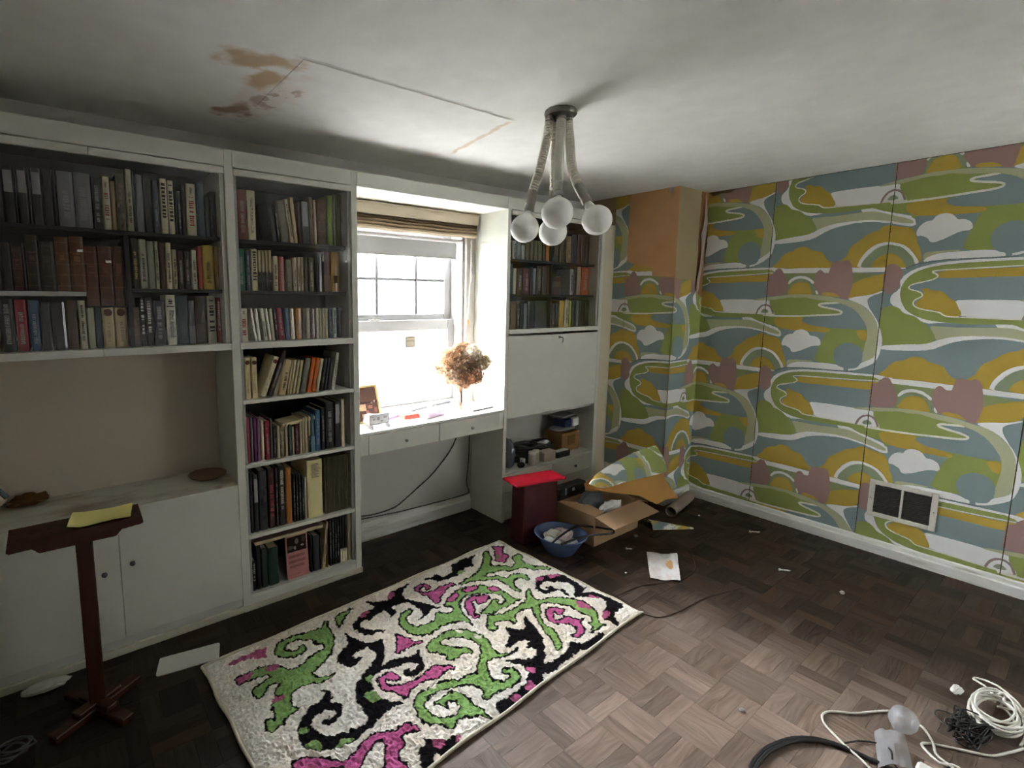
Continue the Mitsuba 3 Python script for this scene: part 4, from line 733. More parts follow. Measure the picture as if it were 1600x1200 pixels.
def make_book(name, i, n, x0, x1, h, lean, hexc, kind, Y, z):
    gain = GAIN[name[0]]
    w = x1 - x0; c = lin(hexc, gain); thin = w < .013
    depth = min(.262 if name[0] == 'o' else .222, brng.uniform(.62, .78) * h + .01)
    cn = colour_name(hexc)
    light = c.mean() > .25
    what = {'d': 'book, dark spine dot', 'BA': 'book lettered Blind Ambition', 'HIST': 'tall lettered book', 'L': 'binder, grey label', 'g': 'banded old volume', 'gs': 'old volume, white sticker', 'r': 'red-lettered book', 'w': 'white-lettered book', 'T': 'boldly lettered book', 'k': 'volume, black foot', 'm': 'pictorial book', 'h': 'two-tone book', 'l': 'book, pale label', 'P': 'wide printed book', 'c': 'magazine, cream foot', 'b': 'book, dark square', 'y': 'yellow-lettered book', 't': 'lettered book'}.get(kind, 'thin plain book' if thin else 'plain book')
    adj = '' if abs(lean) < .015 else 'leaning '
    key = thing('book', f'{adj}{cn} {what}, {ORD[i]} from left, {WHERE[name]}', 'book', 'books on ' + WHERE[name])
    ang = math.atan2(lean, h); ca, sa = math.cos(ang), math.sin(ang)
    w *= ca; h = h / ca if lean else h
    def place_v(v):      # a leaning book stands on one lower edge
        v = np.asarray(v, float)
        px, dx = (x1, -w) if ang > 0 else (x0, 0.0)
        a = v[:, 0] + dx
        return np.stack([px + a * ca + v[:, 2] * sa, Y + v[:, 1], z + .0006 - a * sa + v[:, 2] * ca], 1)
    def out(m, part, bsdf):
        v, f, cc = m.geo(); return put(part, place_v(v), f, bsdf, False, cc, key)
    b = min(.0026, w * .2); e = min(.0012, w * .08)
    m = MB()
    m.add([[e, .004, 0], [e, .004, h], [w * .2, .0008, h], [w * .2, .0008, 0], [w / 2, 0, 0], [w / 2, 0, h], [w * .8, .0008, h], [w * .8, .0008, 0], [w - e, .004, h], [w - e, .004, 0]],
          [[0, 3, 2], [0, 2, 1], [3, 4, 5], [3, 5, 2], [4, 7, 6], [4, 6, 5], [7, 9, 8], [7, 8, 6], [1, 2, 5], [1, 5, 6], [1, 6, 8], [0, 4, 3], [0, 7, 4], [0, 9, 7]], c)
    m.box((e, .004, 0), (e + b, depth, h), c); m.box((w - e - b, .004, 0), (w - e, depth, h), c)
    out(m, 'cover', 'm_satin' if brng.random() < .75 else 'm_gloss')
    m = MB(); m.box((e + b, .0045, .002), (w - e - b, depth - .004, h - .003), (.55, .50, .40)); out(m, 'page_block', 'm_matte')
    m = MB(); dk, lt = (.03, .025, .02), np.array([.42, .41, .38])
    ink = dk if light else lt * .55
    if kind == 't': dashes(m, w, h, ink, .15, brng.uniform(.6, .9), .42)
    elif kind == 'T': dashes(m, w, h, ink if light else lt, .25, .93, .6, .010)
    elif kind == 'r': dashes(m, w, h, (.30, .05, .04), .2, .75, .55, .0065); dashes(m, w, h, (.05, .06, .03), .80, .93, .3)
    elif kind == 'w': dashes(m, w, h, lt, .28, .93, .5, .007)
    elif kind == 'y': dashes(m, w, h, (.33, .26, .08), .2, .8, .5, .006)
    elif kind == 'L': band(m, w, h * .55, h * .93, (.20, .20, .19), .1, .9)
    elif kind == 'l': band(m, w, h * .52, h * .93, (.30, .30, .30), .15, .85)
    elif kind == 'd':
        a = np.arange(18) * 2 * np.pi / 18; r = min(w * .38, .016); m.add(np.stack([w / 2 + r * np.cos(a), 0 * a, h * .88 + r * np.sin(a)], 1), [[0, j, j + 1] for j in range(1, 17)], (.10, .04, .025)); dashes(m, w, h, (.30, .24, .15), .15, .62, .25)
    elif kind in ('g', 'gs'):
        for q in (.1, .3, .5, .7, .9): band(m, w, h * q, h * q + .0018, c * 2.2 + .01)
        dashes(m, w, h, c * 2.0 + .01, .55, .68, .5, .004)
        if kind == 'gs': band(m, w, h * .72, h * .72 + .011, (.75, .73, .68), .55, .95)
    elif kind == 'h':
        band(m, w, 0, h * .42, c * .25 if light else c * 1.8 + .03)
    elif kind == 'k':
        band(m, w, .0, h * .46, (.02, .02, .02)); band(m, w, h * .22, h * .27, lt); dashes(m, w, h, lt, .30, .44, .3, .006)
    elif kind == 'm':
        for _ in range(14): a, q = brng.uniform(.05, .6), brng.uniform(.05, .85); band(m, w, h * q, h * (q + brng.uniform(.03, .1)), c * brng.uniform(.3, 2.0), a, a + brng.uniform(.15, .35))
    elif kind == 'b': band(m, w, h * .22, h * .40, (.06, .03, .02), .3, .7)
    elif kind == 'c': band(m, w, .002, h * .30, (.60, .55, .42))
    elif kind == 'P':
        for q in range(14): band(m, w, h * (.93 - q * .018), h * (.93 - q * .018) + .0028, (.12, .09, .05), .2 + .1 * brng.random(), .6 + .25 * brng.random())
    elif kind in ('BA', 'HIST'):
        tm = meshkit.text_mesh('Blind Ambition' if kind == 'BA' else 'BRITANNICA', .018 if kind == 'BA' else .012, .0004, bold=kind == 'BA')
        tv = np.array(tm.vertices); s = (h * (.56 if kind == 'BA' else .72)) / tv[:, 0].max(); tv[:, 0] *= s
        zt = h * (.70 if kind == 'BA' else .86)
        m.add(np.stack([w / 2 - .006 + tv[:, 1], -tv[:, 2], zt - tv[:, 0]], 1), tm.faces, (.02, .02, .02))
        if kind == 'BA':
            band(m, w, h * .765, h * .785, dk, .1, .9); band(m, w, h * .165, h * .18, dk, .1, .9); dashes(m, w, h, dk, .82, .93, .5, .006)
    if m.n:
        for a in m.v: a[:, 1] -= .0009
        out(m, 'title', 'm_matte')
    return key
for name, Y, z, rows in BOOKS:
    sc, base = FIX.get(name, (1, 0))
    for i, (x0, x1, h, lean, c, kind) in enumerate(rows):
        if name[0] == 'r': x0, x1 = 2.52 + (x0 - 2.59) * 1.0185 * .985, 2.52 + (x1 - 2.59) * 1.0185 * .985
        elif name in ('mt', 'mm', 'mb'): x0, x1 = .7175 + (x0 - .73) * .977, .7175 + (x1 - .73) * .977
        elif name[0] == 'o': x0, x1 = .718 + (x0 - .694) * .912, .718 + (x1 - .694) * .912
        else: x0, x1 = min(x0, .638), min(x1, .6385)
        if name[0] == 'r':
            if x0 < 2.99 < x1: x1 = 2.989
            elif 2.985 < x0 < 3.0045: x0 = 3.0045
        if name == 'lb' and .095 < x0 < .25: h = min(h, .173)
        if x1 - x0 < .004: continue
        make_book(name, i, len(rows), x0, x1 - .0006, h, lean, c, kind, Y, z)

# books that lie flat or face the room
def flat_book(label, x0, x1, y0, y1, z, th, col, group=None, tilt=0.0, slope=0.0, name='book', cat='book'):
    key = thing(name, label, cat, group)
    def tf(m):
        v, f, c = m.geo(); ctr = np.array([(x0 + x1) / 2, (y0 + y1) / 2, 0]); v = (v - ctr) @ rotz(tilt).T + ctr
        v[:, 2] += (v[:, 0] - x0) * slope
        return v, f, c
    m = MB(); b = min(.0025, th * .25)
    m.box((x0, y0, z), (x1, y1, z + b), col); m.box((x0, y0, z + th - b), (x1, y1, z + th), col); m.box((x0, y0, z + b), (x1, y0 + .003, z + th - b), col)
    v, f, c = tf(m); put('cover', v, f, 'm_satin', False, c, key)
    m = MB(); m.box((x0 + .003, y0 + .0035, z + b), (x1 - .003, y1 - .003, z + th - b), (.55, .5, .4)); v, f, c = tf(m); put('page_block', v, f, 'm_matte', False, c, key)
    return key
flat_book('cream paperback lying across the tops of books on the middle open shelf', .905, 1.085, 2.555, 2.68, .932, .017, lin('c0b08f', 1.3), slope=.10)
flat_book('tan slab of a book lying on top of the books on the lowest shelf', .74, 1.115, 2.55, 2.80, .326, .014, lin('b0a080', 1.2))
flat_book('dark brown album lying on the tan book on the lowest shelf', .735, 1.095, 2.56, 2.80, .3405, .022, lin('2c1a17', 1.2))
flat_book('thin cream pamphlet lying topmost in the stack on the lowest shelf', .77, 1.07, 2.56, 2.78, .363, .008, lin('a59b85', 1.2))
for i, (zz, th, hx, nm) in enumerate(((1.639, .055, '2c2826', 'thick black lowest'), (1.6945, .040, '3a352f', 'brown grey middle'), (1.735, .038, '2a1c18', 'dark brown topmost'))):
    flat_book(f'{nm} book, flat stack, middle shelf, right glass cabinet', 3.008, 3.13, 2.60, 2.78, zz, th, lin(hx, 1.6), 'flat stack in the right glass cupboard')
# pink paperback facing the room
key = thing('book', 'pink paperback with a dark photograph, facing the room on the lowest shelf', 'book')
X0, X1, ZB, H_ = .905, 1.028, .0806, .238
tiltv = lambda v: np.stack([v[:, 0], 2.548 + v[:, 1] + (v[:, 2] - ZB) * .10, v[:, 2]], 1)
def outp(m, part, bs='m_satin'):
    v, f, c = m.geo(); put(part, tiltv(v), f, bs, False, c, key)
m = MB(); m.box((X0, 0, ZB), (X1, .002, ZB + H_), (.46, .20, .18)); m.box((X0, .012, ZB), (X1, .014, ZB + H_), (.46, .20, .18)); m.box((X0, .002, ZB), (X0 + .002, .012, ZB + H_), (.46, .2, .18)); outp(m, 'cover')
m = MB(); m.box((X0 + .002, .0022, ZB + .001), (X1 - .001, .0118, ZB + H_ - .001), (.6, .55, .45)); outp(m, 'page_block', 'm_matte')
m = MB(); m.quad((X0 + .006, -.0006, ZB + .145), (X1 - .008, -.0006, ZB + .145), (X1 - .008, -.0006, ZB + .228), (X0 + .006, -.0006, ZB + .228), (.025, .018, .016))
for cx, cz, rx, rz, c in ((.062, .20, .011, .016, (.16, .12, .10)), (.05, .165, .006, .010, (.30, .27, .24)), (.092, .172, .010, .006, (.30, .26, .24)), (.025, .17, .018, .012, (.08, .065, .06)), (.10, .205, .010, .018, (.06, .05, .045))):
    a = np.arange(14) * 2 * np.pi / 14; m.add(np.stack([X0 + cx + rx * np.cos(a), 0 * a - .0009, ZB + cz + rz * np.sin(a)], 1), [[0, j, j + 1] for j in range(1, 13)], c)
outp(m, 'cover_photograph', 'm_matte')
m = MB()
for zz, hh, a, b2 in ((.112, .015, .012, .108), (.084, .015, .010, .106), (.058, .014, .014, .100), (.020, .0025, .008, .112)):
    x = a
    while x < b2:
        ww = .0085 if hh > .01 else .1
        m.quad((X0 + x, -.0006, ZB + zz), (X0 + min(x + ww * .7, b2), -.0006, ZB + zz), (X0 + min(x + ww * .7, b2), -.0006, ZB + zz + hh), (X0 + x, -.0006, ZB + zz + hh), (.27, .09, .085)); x += ww
outp(m, 'title', 'm_matte')

# ------------------------------------------------------------------ rug
RCOL = {'cream': (.78, .75, .69), 'cream1': (.78, .75, .69), 'black': (.012, .011, .013), 'green': (.25, .42, .145), 'green0': (.23, .36, .14), 'pink': (.53, .13, .32), 'pink0': (.45, .12, .25)}
step = .0036
ns, nt = int(RUG_L / step), int(RUG_W / step)
S, Tt = np.meshgrid(np.linspace(0, RUG_L, ns + 1), np.linspace(0, RUG_W, nt + 1), indexing='ij')
q = np.stack([S * 60, Tt * 60, 0 * S], -1)
q2 = np.stack([S * 210, Tt * 210, 0 * S + 5], -1)
jx = (meshkit.noise(q, 1) - .5) * .012 + (meshkit.noise(q2, 2) - .5) * .006
jy = (meshkit.noise(q, 3) - .5) * .012 + (meshkit.noise(q2, 4) - .5) * .006
sx, sy = (S + jx).ravel(), (Tt + jy).ravel()
col = np.tile(np.array(RCOL['cream']), (sx.size, 1)); zone = np.zeros(sx.size, int)
for c, flat in RUG:
    g = Polygon(chaikin(np.array(flat, float).reshape(-1, 2) / 1000, 1)).buffer(0)
    halo = g.buffer(.0075) if c in ('green', 'pink') else g
    x0, y0, x1, y1 = halo.bounds
    idx = np.nonzero((sx >= x0) & (sx <= x1) & (sy >= y0) & (sy <= y1))[0]
    if c in ('green', 'pink'):
        inn = idx[shapely.contains_xy(halo, sx[idx], sy[idx])]; col[inn] = RCOL['black']
    inn = idx[shapely.contains_xy(g.buffer(-.002) if c in ('green', 'pink') else g, sx[idx], sy[idx])]; col[inn] = RCOL[c]
tone = .80 + .34 * meshkit.fbm(np.stack([sx * 7, sy * 7, 0 * sx], -1), 3, 8) + .42 * (meshkit.noise(np.stack([sx * 260, sy * 260, 0 * sx], -1), 9) - .5)
col = col * tone[:, None]
stain = np.clip((meshkit.fbm(np.stack([sx * 3, sy * 3, 0 * sx + 3], -1), 3, 4) - .45) * 2, 0, 1)[:, None]
col = col * (1 - .22 * stain * np.array([.3, .6, 1.0]))
z = .017 + .010 * (meshkit.noise(np.stack([S * 130, Tt * 130, 0 * S], -1), 12) - .5) + .006 * (meshkit.noise(np.stack([S * 55, Tt * 55, 0 * S], -1), 13) - .5)
edge = np.minimum(np.minimum(S, RUG_L - S), np.minimum(Tt, RUG_W - Tt))
z = np.where(edge < .02, .006 + (z - .006) * np.clip(edge / .02, 0, 1) ** .5, z)
P = RUG_A + S[..., None] * RUG_S + Tt[..., None] * RUG_T
v = np.concatenate([P, z[..., None]], -1).reshape(-1, 3)
ii, jj = np.meshgrid(np.arange(ns), np.arange(nt), indexing='ij'); a = (ii * (nt + 1) + jj).ravel()
f = np.vstack([np.stack([a, a + 1, a + nt + 2], 1), np.stack([a, a + nt + 2, a + nt + 1], 1)])
rk = thing('rug', 'cream shag rug with black, green and pink scroll pattern on the parquet floor', 'rug')
put('pile', v, f, 'm_matte', False, np.clip(col, 0, .9), rk)
m = MB()
loop = [(-.004, -.004), (RUG_L + .004, -.004), (RUG_L + .004, RUG_W + .004), (-.004, RUG_W + .004)]
for i in range(4):
    p0, p1 = np.array(loop[i]), np.array(loop[(i + 1) % 4])
    ts = np.linspace(0, 1, 40)[:, None]; pp = p0 + ts * (p1 - p0); nrm = np.array([(p1 - p0)[1], -(p1 - p0)[0]]) / np.linalg.norm(p1 - p0)
    pp = pp + nrm * (.003 * np.sin(ts * 23 + i))
    w = RUG_A + pp[:, :1] * RUG_S + pp[:, 1:] * RUG_T
    m.tube(np.column_stack([w, .0085 + .002 * np.sin(ts[:, 0] * 31)]), .0065, (.60, .55, .45), 8)
m.build('binding', 'm_matte', smooth=True, parent=rk, lab='cream bound edge')

# ------------------------------------------------------------------ ceiling lamp
lp = thing('ceiling_lamp', 'white ceiling lamp with four ribbed flexible arms and round frosted bulbs', 'lamp')
CC = np.array([1.85, 1.575, CZ])
m = MB(); m.lathe([(0, .0), (.066, .0), (.070, -.004), (.070, -.018), (.066, -.024), (0, -.026)], (.20, .19, .17), 40, at=CC); m.build('canopy', 'm_metal', smooth=35, parent=lp, lab='grey metal ceiling plate')
ARMS = [([(1.815, 1.603, 2.398), (1.798, 1.610, 2.283), (1.773, 1.62, 2.165), (1.746, 1.63, 2.075)], (1.728, 1.633, 1.988), (1.709, 1.637, 1.915)),
        ([(1.838, 1.558, 2.398), (1.804, 1.534, 2.268), (1.754, 1.493, 2.154), (1.714, 1.459, 2.07)], (1.684, 1.431, 2.012), (1.638, 1.394, 1.943)),
        ([(1.849, 1.600, 2.398), (1.851, 1.603, 2.25), (1.846, 1.595, 2.15), (1.844, 1.591, 2.081)], (1.842, 1.588, 1.985), (1.836, 1.584, 1.905)),
        ([(1.876, 1.556, 2.398), (1.868, 1.532, 2.277), (1.850, 1.501, 2.169), (1.848, 1.464, 2.088)], (1.864, 1.422, 2.010), (1.877, 1.381, 1.936))]
for pts, s1, bc in ARMS:
    path = smooth_path(pts, 60)
    d = np.r_[0, np.cumsum(np.linalg.norm(np.diff(path, axis=0), axis=1))]
    L = d[-1]; n = int(L / .0021); tt = np.linspace(0, L, n); pp = np.stack([np.interp(tt, d, path[:, k]) for k in range(3)], 1)
    m = MB(); m.tube(pp, .0188 + .0030 * np.sin(tt * 2 * np.pi / .0115), (.66, .64, .56), 14); m.build('arm', 'm_satin', smooth=True, parent=lp, lab='ribbed cream flexible arm')
    m = MB(); m.lathe([(0, 0), (.022, 0), (.022, -.028), (0, -.028)], (.22, .21, .19), 20, at=(pts[0][0], pts[0][1], CZ - .018)); m.build('ferrule', 'm_metal', smooth=35, parent=lp)
    p0 = np.array(pts[-1]); s1 = np.array(s1); ax = s1 - p0; l = np.linalg.norm(ax)
    m = MB(); m.lathe([(0, -.006), (.0205, -.006), (.0215, .004), (.0215, l * .62), (.0195, l * .64), (.0215, l * .68), (.0225, l), (.0205, l), (.019, l * .8), (0, l * .8)], (.33, .31, .28), 24, axis=ax, at=p0); m.build('socket', 'm_metal', smooth=35, parent=lp, lab='grey metal bulb socket')
    bc = np.array(bc); bx = bc - s1; bl = np.linalg.norm(bx); R = .0625
    prof = [(.013, -.012), (.0155, .0), (.018, .010)]
    th0 = math.asin(min(.9, .024 / R))
    prof += [(R * math.sin(t), bl - R * math.cos(t)) for t in np.linspace(th0, math.pi, 26)]
    m = MB(); m.lathe(prof, (.90, .90, .88), 36, axis=bx, at=s1); m.build('bulb', 'm_satin', smooth=True, parent=lp, lab='round frosted white bulb')

# ------------------------------------------------------------------ wooden stand with a yellow note
st = thing('wooden_stand', 'dark red-brown T-shaped wooden stand in front of the white cupboard doors', 'stand')
m = MB()
pr = [(-.205, .742), (-.200, .770), (.203, .772), (.208, .748), (.203, .742), (.135, .737), (.115, .716), (-.115, .716), (-.135, .737), (-.197, .735)]
v2, f = trimesh.creation.triangulate_polygon(Polygon(pr), engine='earcut')
ext = trimesh.creation.extrude_polygon(Polygon(pr), .112, engine='earcut')
v = np.array(ext.vertices); v = np.stack([v[:, 0], 2.162 + v[:, 2], v[:, 1] + (v[:, 2] - .05) * .10], 1)
m.add(v, ext.faces[:, ::-1], (.1, .03, .02)); m.build('top_bar', 'm_redwood', parent=st)
m = MB(); m.box((-.012, 2.195, .05), (.042, 2.24, .718), (.1, .03, .02), bevel=.004); m.build('post', 'm_redwood', parent=st)
for a in (.55, -1.02):
    m = MB(); m.box((-.17, -.024, .002), (.17, .024, .030), (.1, .03, .02), bevel=.004); m.box((-.085, -.022, .0301), (.085, .022, .05), (.1, .03, .02), bevel=.004)
    for i in range(len(m.v)): m.v[i] = m.v[i] @ rotz(a).T + np.array([.015, 2.2175, .0 if a > 0 else .0])
    m.build('foot', 'm_redwood', parent=st)
nt_ = []
for i, s in enumerate(np.linspace(0, 1, 16)):
    for t in np.linspace(0, 1, 6):
        x = -.032 + .198 * s; y = 2.275 - .108 * t
        zz = .7765 + (y - 2.212) * .10 + .006 * max(0, .2 - s) * 8 + .002 * math.sin(s * 7 + t * 3) + .003
        nt_.append((x + .02 * (1 - t), y, zz))
f = []
for i in range(15):
    for j in range(5): a = i * 6 + j; f += [[a, a + 6, a + 7], [a, a + 7, a + 1]]
m = MB(); m.add(nt_, f, lin('d6cf86', 1.25)); m.add(np.array(nt_) - (0, 0, .0014), f, lin('d6cf86', 1.2)); tag(m.build('paper_note', 'm_matte', smooth=True), 'pale yellow sheet of paper on the wooden stand', 'paper')

# things on the left cupboard and on the floor below it
a = np.arange(26) * 2 * np.pi / 26
m = MB(); m.lathe([(0, .002), (.07, .002), (.088, .012), (.092, .018), (.086, .017), (.066, .007), (0, .006)], (.20, .135, .085), 30, at=(.565, 2.735, .681)); tag(m.build('dish', 'm_satin', smooth=40), 'shallow dark brown dish at the right end of the low cupboard top', 'dish')
rg = np.random.default_rng(3)
def crumple(label, name, cat, at, size, col, bsdf='m_matte', rough=.35, n=3, sq=(1, 1, 1), seed=0, group=None, build=True):
    s = trimesh.creation.icosphere(subdivisions=n)
    v = np.array(s.vertices); d = meshkit.fbm(v * 2.3 + seed * 7.1, 4, seed) - .5 + .5 * np.abs(meshkit.fbm(v * 4.7 + seed, 3, seed + 5) - .5)
    v = v * (1 + rough * 2 * d)[:, None] * np.array(sq) * size
    v[:, 2] -= v[:, 2].min(); v[:, 2] *= 1
    m = MB(); m.add(v + np.asarray(at, float), s.faces, col)
    k = m.build(name, bsdf, smooth=25)
    return tag(k, label, cat, group)
crumple('crumpled brown leaf or paper at the far left of the low cupboard top', 'dried_leaf', 'leaf', (-.165, 2.80, .6825), .05, (.13, .07, .03), sq=(1.2, .8, .40), seed=2, rough=.8, n=2)
crumple('crumpled cream cloth at the left end of the low cupboard top', 'cloth', 'cloth', (-.315, 2.75, .6825), .085, (.50, .44, .36), sq=(.9, .9, .8), seed=4)
m = MB(); m.tube(smooth_path([(-.36, 2.60, .683), (-.34, 2.61, .80), (-.30, 2.60, .86), (-.262, 2.59, .855), (-.235, 2.585, .82), (-.222, 2.585, .80)], 8), [.006] * 1 + list(np.linspace(.006, .010, 40)), (.10, .13, .15), 8); tag(m.build('bent_cable', 'm_satin', smooth=True), 'bent grey cable end rising at the left picture edge above the cupboard', 'cable')
def card(name, label, cat, corners, z, th, col, round_=.012, bsdf='m_matte', curl=0.0):
    p = Polygon(corners).buffer(-round_).buffer(round_, quad_segs=4)
    e = trimesh.creation.extrude_polygon(p, th, engine='earcut'); v = np.array(e.vertices); v[:, 2] += z
    m = MB(); m.add(v, e.faces, col); return tag(m.build(name, bsdf), label, cat)
card('white_board', 'white rectangular card with rounded corners on the dark floor left of the rug', 'card', [(.222, 2.277), (.255, 2.391), (.50, 2.347), (.469, 2.238)], .001, .004, (.62, .62, .58))
crumple('crumpled white paper scrap under the low cupboard at the left', 'paper_scrap', 'paper', (-.15, 2.46, .001), .05, (.50, .49, .44), sq=(1.5, .55, .35), seed=6)
m = MB()
for k in range(4):
    t = np.linspace(0, 2 * np.pi, 30); m.tube(np.stack([-.25 + .05 * np.cos(t) + .008 * k, 2.14 + .035 * np.sin(t), .012 + .03 * np.abs(np.sin(t * .5 + k)) + .004 * k], 1), .004, (.06, .06, .06), 6, False)
tag(m.build('wire_coil', 'm_satin', smooth=True), 'dark wire coil in the shadow at the bottom left corner', 'wire')

# ------------------------------------------------------------------ on the desk
DZ = .8352
vs = thing('flower_vase', 'slim clear glass vase on the white desk holding dried hydrangeas', 'vase')
vc = np.array([2.170, 2.625])
m = MB(); prof_o = [(0, 0), (.030, 0), (.031, .004), (.033, .05), (.036, .11), (.037, .150)]; prof_i = [(.0352, .150), (.034, .11), (.031, .05), (.028, .010), (0, .010)]
m.lathe(prof_o + prof_i, (1, 1, 1), 30, at=(*vc, DZ)); m.build('glass', 'm_glass', smooth=30, parent=vs)
bq = thing('dried_hydrangeas', 'bunch of dried brown and cream hydrangea heads standing in the glass vase', 'flowers')
heads = [(-.125, .01, .305, .062), (-.07, -.02, .385, .066), (.005, .03, .425, .062), (.075, -.01, .405, .066), (.138, .02, .345, .060), (.02, -.06, .34, .068), (-.07, -.045, .255, .058), (.085, -.04, .262, .060), (.01, -.03, .215, .052), (-.115, .05, .36, .05), (.06, .06, .35, .06), (.0, .0, .315, .062)]
hc = [(.50, .36, .24), (.46, .30, .18), (.40, .26, .16), (.60, .52, .42), (.44, .36, .22), (.26, .17, .11), (.52, .40, .28), (.40, .22, .13), (.45, .28, .17), (.58, .46, .34), (.42, .36, .24), (.36, .23, .13)]
FR = np.array([math.cos(math.radians(36)), -math.sin(math.radians(36)), 0]); FB = np.array([math.sin(math.radians(36)), math.cos(math.radians(36)), 0])
fr = np.random.default_rng(21)
for (dx, dy, dz, r), c in zip(heads, hc):
    ctr = np.array([*vc, DZ]) + FR * dx + FB * dy + (0, 0, dz)
    base = np.array([vc[0], vc[1], DZ + .02]) + fr.uniform(-.012, .012, 3) * (1, 1, 0)
    m = MB(); m.tube(smooth_path([base, base + (0, 0, .13), (base + (0, 0, .13)) * .45 + ctr * .55 + (0, 0, -.02), ctr], 6), .0026, (.34, .21, .12), 6); m.build('stem', 'm_matte', smooth=True, parent=bq)
    m = MB(); n = 190
    for k in range(n):
        ph = math.acos(1 - 2 * (k + .5) / n); th = k * 2.39996
        nrm = np.array([math.sin(ph) * math.cos(th), math.sin(ph) * math.sin(th), math.cos(ph)])
        o = ctr + nrm * r * fr.uniform(.72, 1.08) * np.array([1, 1, .88]); Fm = frame(nrm + fr.normal(0, .45, 3)); sz = r * fr.uniform(.16, .25); cc = np.clip(np.array(c) * fr.uniform(.55, 1.45) + fr.normal(0, .02), .02, .8)
        rotk = fr.uniform(0, 6.3)
        for q4 in range(4):
            aa = rotk + q4 * math.pi / 2; e1 = np.array([math.cos(aa), math.sin(aa), .25 * fr.uniform(-.5, 1.5)]); e2 = np.array([math.cos(aa + .75), math.sin(aa + .75), .45 * fr.uniform(-.5, 1.5)]); e0 = np.array([math.cos(aa - .75), math.sin(aa - .75), .45 * fr.uniform(-.5, 1.5)])
            m.add([o, o + Fm @ (e0 * sz * .72), o + Fm @ (e1 * sz * 1.05), o + Fm @ (e2 * sz * .72)], [[0, 1, 2], [0, 2, 3]], cc)
    m.build('flower_head', 'm_leaf', parent=bq)

pf = thing('framed_picture', 'small gold-framed dark brown picture leaning at the left end of the window', 'picture')
def leanq(x, zz): return np.array([x + zz * .0, 2.735 + zz * .20, DZ + zz])
def lbox(m, x0, x1, z0, z1, y0, y1, col):
    mm = MB(); mm.box((x0, y0, z0), (x1, y1, z1), col); v = mm.v[0]
    m.add(np.stack([v[:, 0] - v[:, 2] * .10, 2.725 + v[:, 1] + v[:, 2] * .16, DZ + v[:, 2]], 1), BOXF, col)
m = MB(); gold = (.50, .38, .14)
lbox(m, 1.385, 1.612, .0, .012, 0, .014, gold); lbox(m, 1.385, 1.612, .218, .230, 0, .014, gold); lbox(m, 1.385, 1.397, .012, .218, 0, .014, gold); lbox(m, 1.600, 1.612, .012, .218, 0, .014, gold); m.build('gold_frame', 'm_satin', parent=pf)
m = MB(); lbox(m, 1.397, 1.600, .012, .218, .005, .009, (.085, .035, .022))
for x0, x1, z0, z1, c in ((1.40, 1.515, .075, .115, (.50, .33, .20)), (1.44, 1.50, .078, .10, (.62, .45, .22)), (1.41, 1.60, .12, .128, (.03, .015, .012)), (1.555, 1.565, .118, .128, (.8, .7, .6)), (1.575, 1.587, .120, .132, (.8, .7, .6)), (1.53, 1.56, .085, .105, (.28, .10, .06)), (1.57, 1.595, .06, .09, (.20, .07, .045)), (1.42, 1.44, .03, .05, (.5, .35, .25)), (1.48, 1.50, .03, .055, (.45, .3, .2)), (1.51, 1.53, .05, .075, (.3, .12, .08)), (1.55, 1.57, .03, .05, (.33, .16, .1)), (1.41, 1.47, .185, .20, (.16, .05, .03))):
    lbox(m, x0, x1, z0, z1, .0040, .0049, c)
m.build('print', 'm_satin', parent=pf)
ch = thing('card_holder', 'small clear card holder with a printed note at the front left of the desk', 'holder')
def hol(m, lo, hi, col, bevel=0): 
    mm = MB(); mm.box(lo, hi, col, bevel=bevel); c0 = np.array([1.50, 2.58, 0]); m.add((mm.v[0] - c0) @ rotz(.08).T + c0, mm.f[0], col)
m = MB()
for lo, hi in (((1.437, 2.578, DZ + .022), (1.441, 2.588, DZ + .085)), ((1.571, 2.578, DZ + .022), (1.575, 2.588, DZ + .085)), ((1.437, 2.578, DZ + .081), (1.575, 2.588, DZ + .085)), ((1.437, 2.578, DZ + .022), (1.575, 2.588, DZ + .027)), ((1.440, 2.56, DZ), (1.448, 2.60, DZ + .022)), ((1.562, 2.56, DZ), (1.570, 2.60, DZ + .022))): hol(m, lo, hi, (.38, .36, .36))
m.build('frame', 'm_satin', parent=ch)
m = MB(); hol(m, (1.4412, 2.581, DZ + .027), (1.5708, 2.584, DZ + .081), (.74, .73, .72))
for x0, x1, z0, z1 in ((1.46, 1.475, .05, .06), (1.49, 1.507, .048, .068), (1.515, 1.53, .035, .045), (1.535, 1.56, .055, .068), (1.45, 1.482, .068, .072)): hol(m, (x0, 2.5803, DZ + z0), (x1, 2.5809, DZ + z1), (.42, .38, .38))
m.build('note', 'm_matte', parent=ch)
fb = thing('folded_cloth', 'folded coral red cloth lying on the white desk', 'cloth')
for k in range(3):
    m = MB(); m.box((1.735 + .004 * k, 2.655 + .005 * k, DZ + .009 * k), (1.905 - .006 * k, 2.735 - .004 * k, DZ + .009 * k + .0085), (.62, .16, .12), bevel=.003); m.build('fold', 'm_matte', parent=fb)
tb = thing('tissue_box', 'pale pink and white tissue box on the desk right of the red cloth', 'box')
m = MB(); c0 = np.array([1.94, 2.655, 0]); mm = MB(); mm.box((1.855, 2.605, DZ), (2.025, 2.705, DZ + .034), (.62, .50, .58), bevel=.002); m.add((mm.v[0] - c0) @ rotz(.16).T + c0, mm.f[0], (.60, .47, .56)); m.build('carton', 'm_satin', parent=tb)
m = MB(); mm = MB(); mm.box((1.857, 2.607, DZ + .0342), (2.023, 2.703, DZ + .0365), (.74, .72, .73), bevel=.001); m.add((mm.v[0] - c0) @ rotz(.16).T + c0, mm.f[0], (.76, .74, .75)); m.build('lid', 'm_satin', parent=tb)
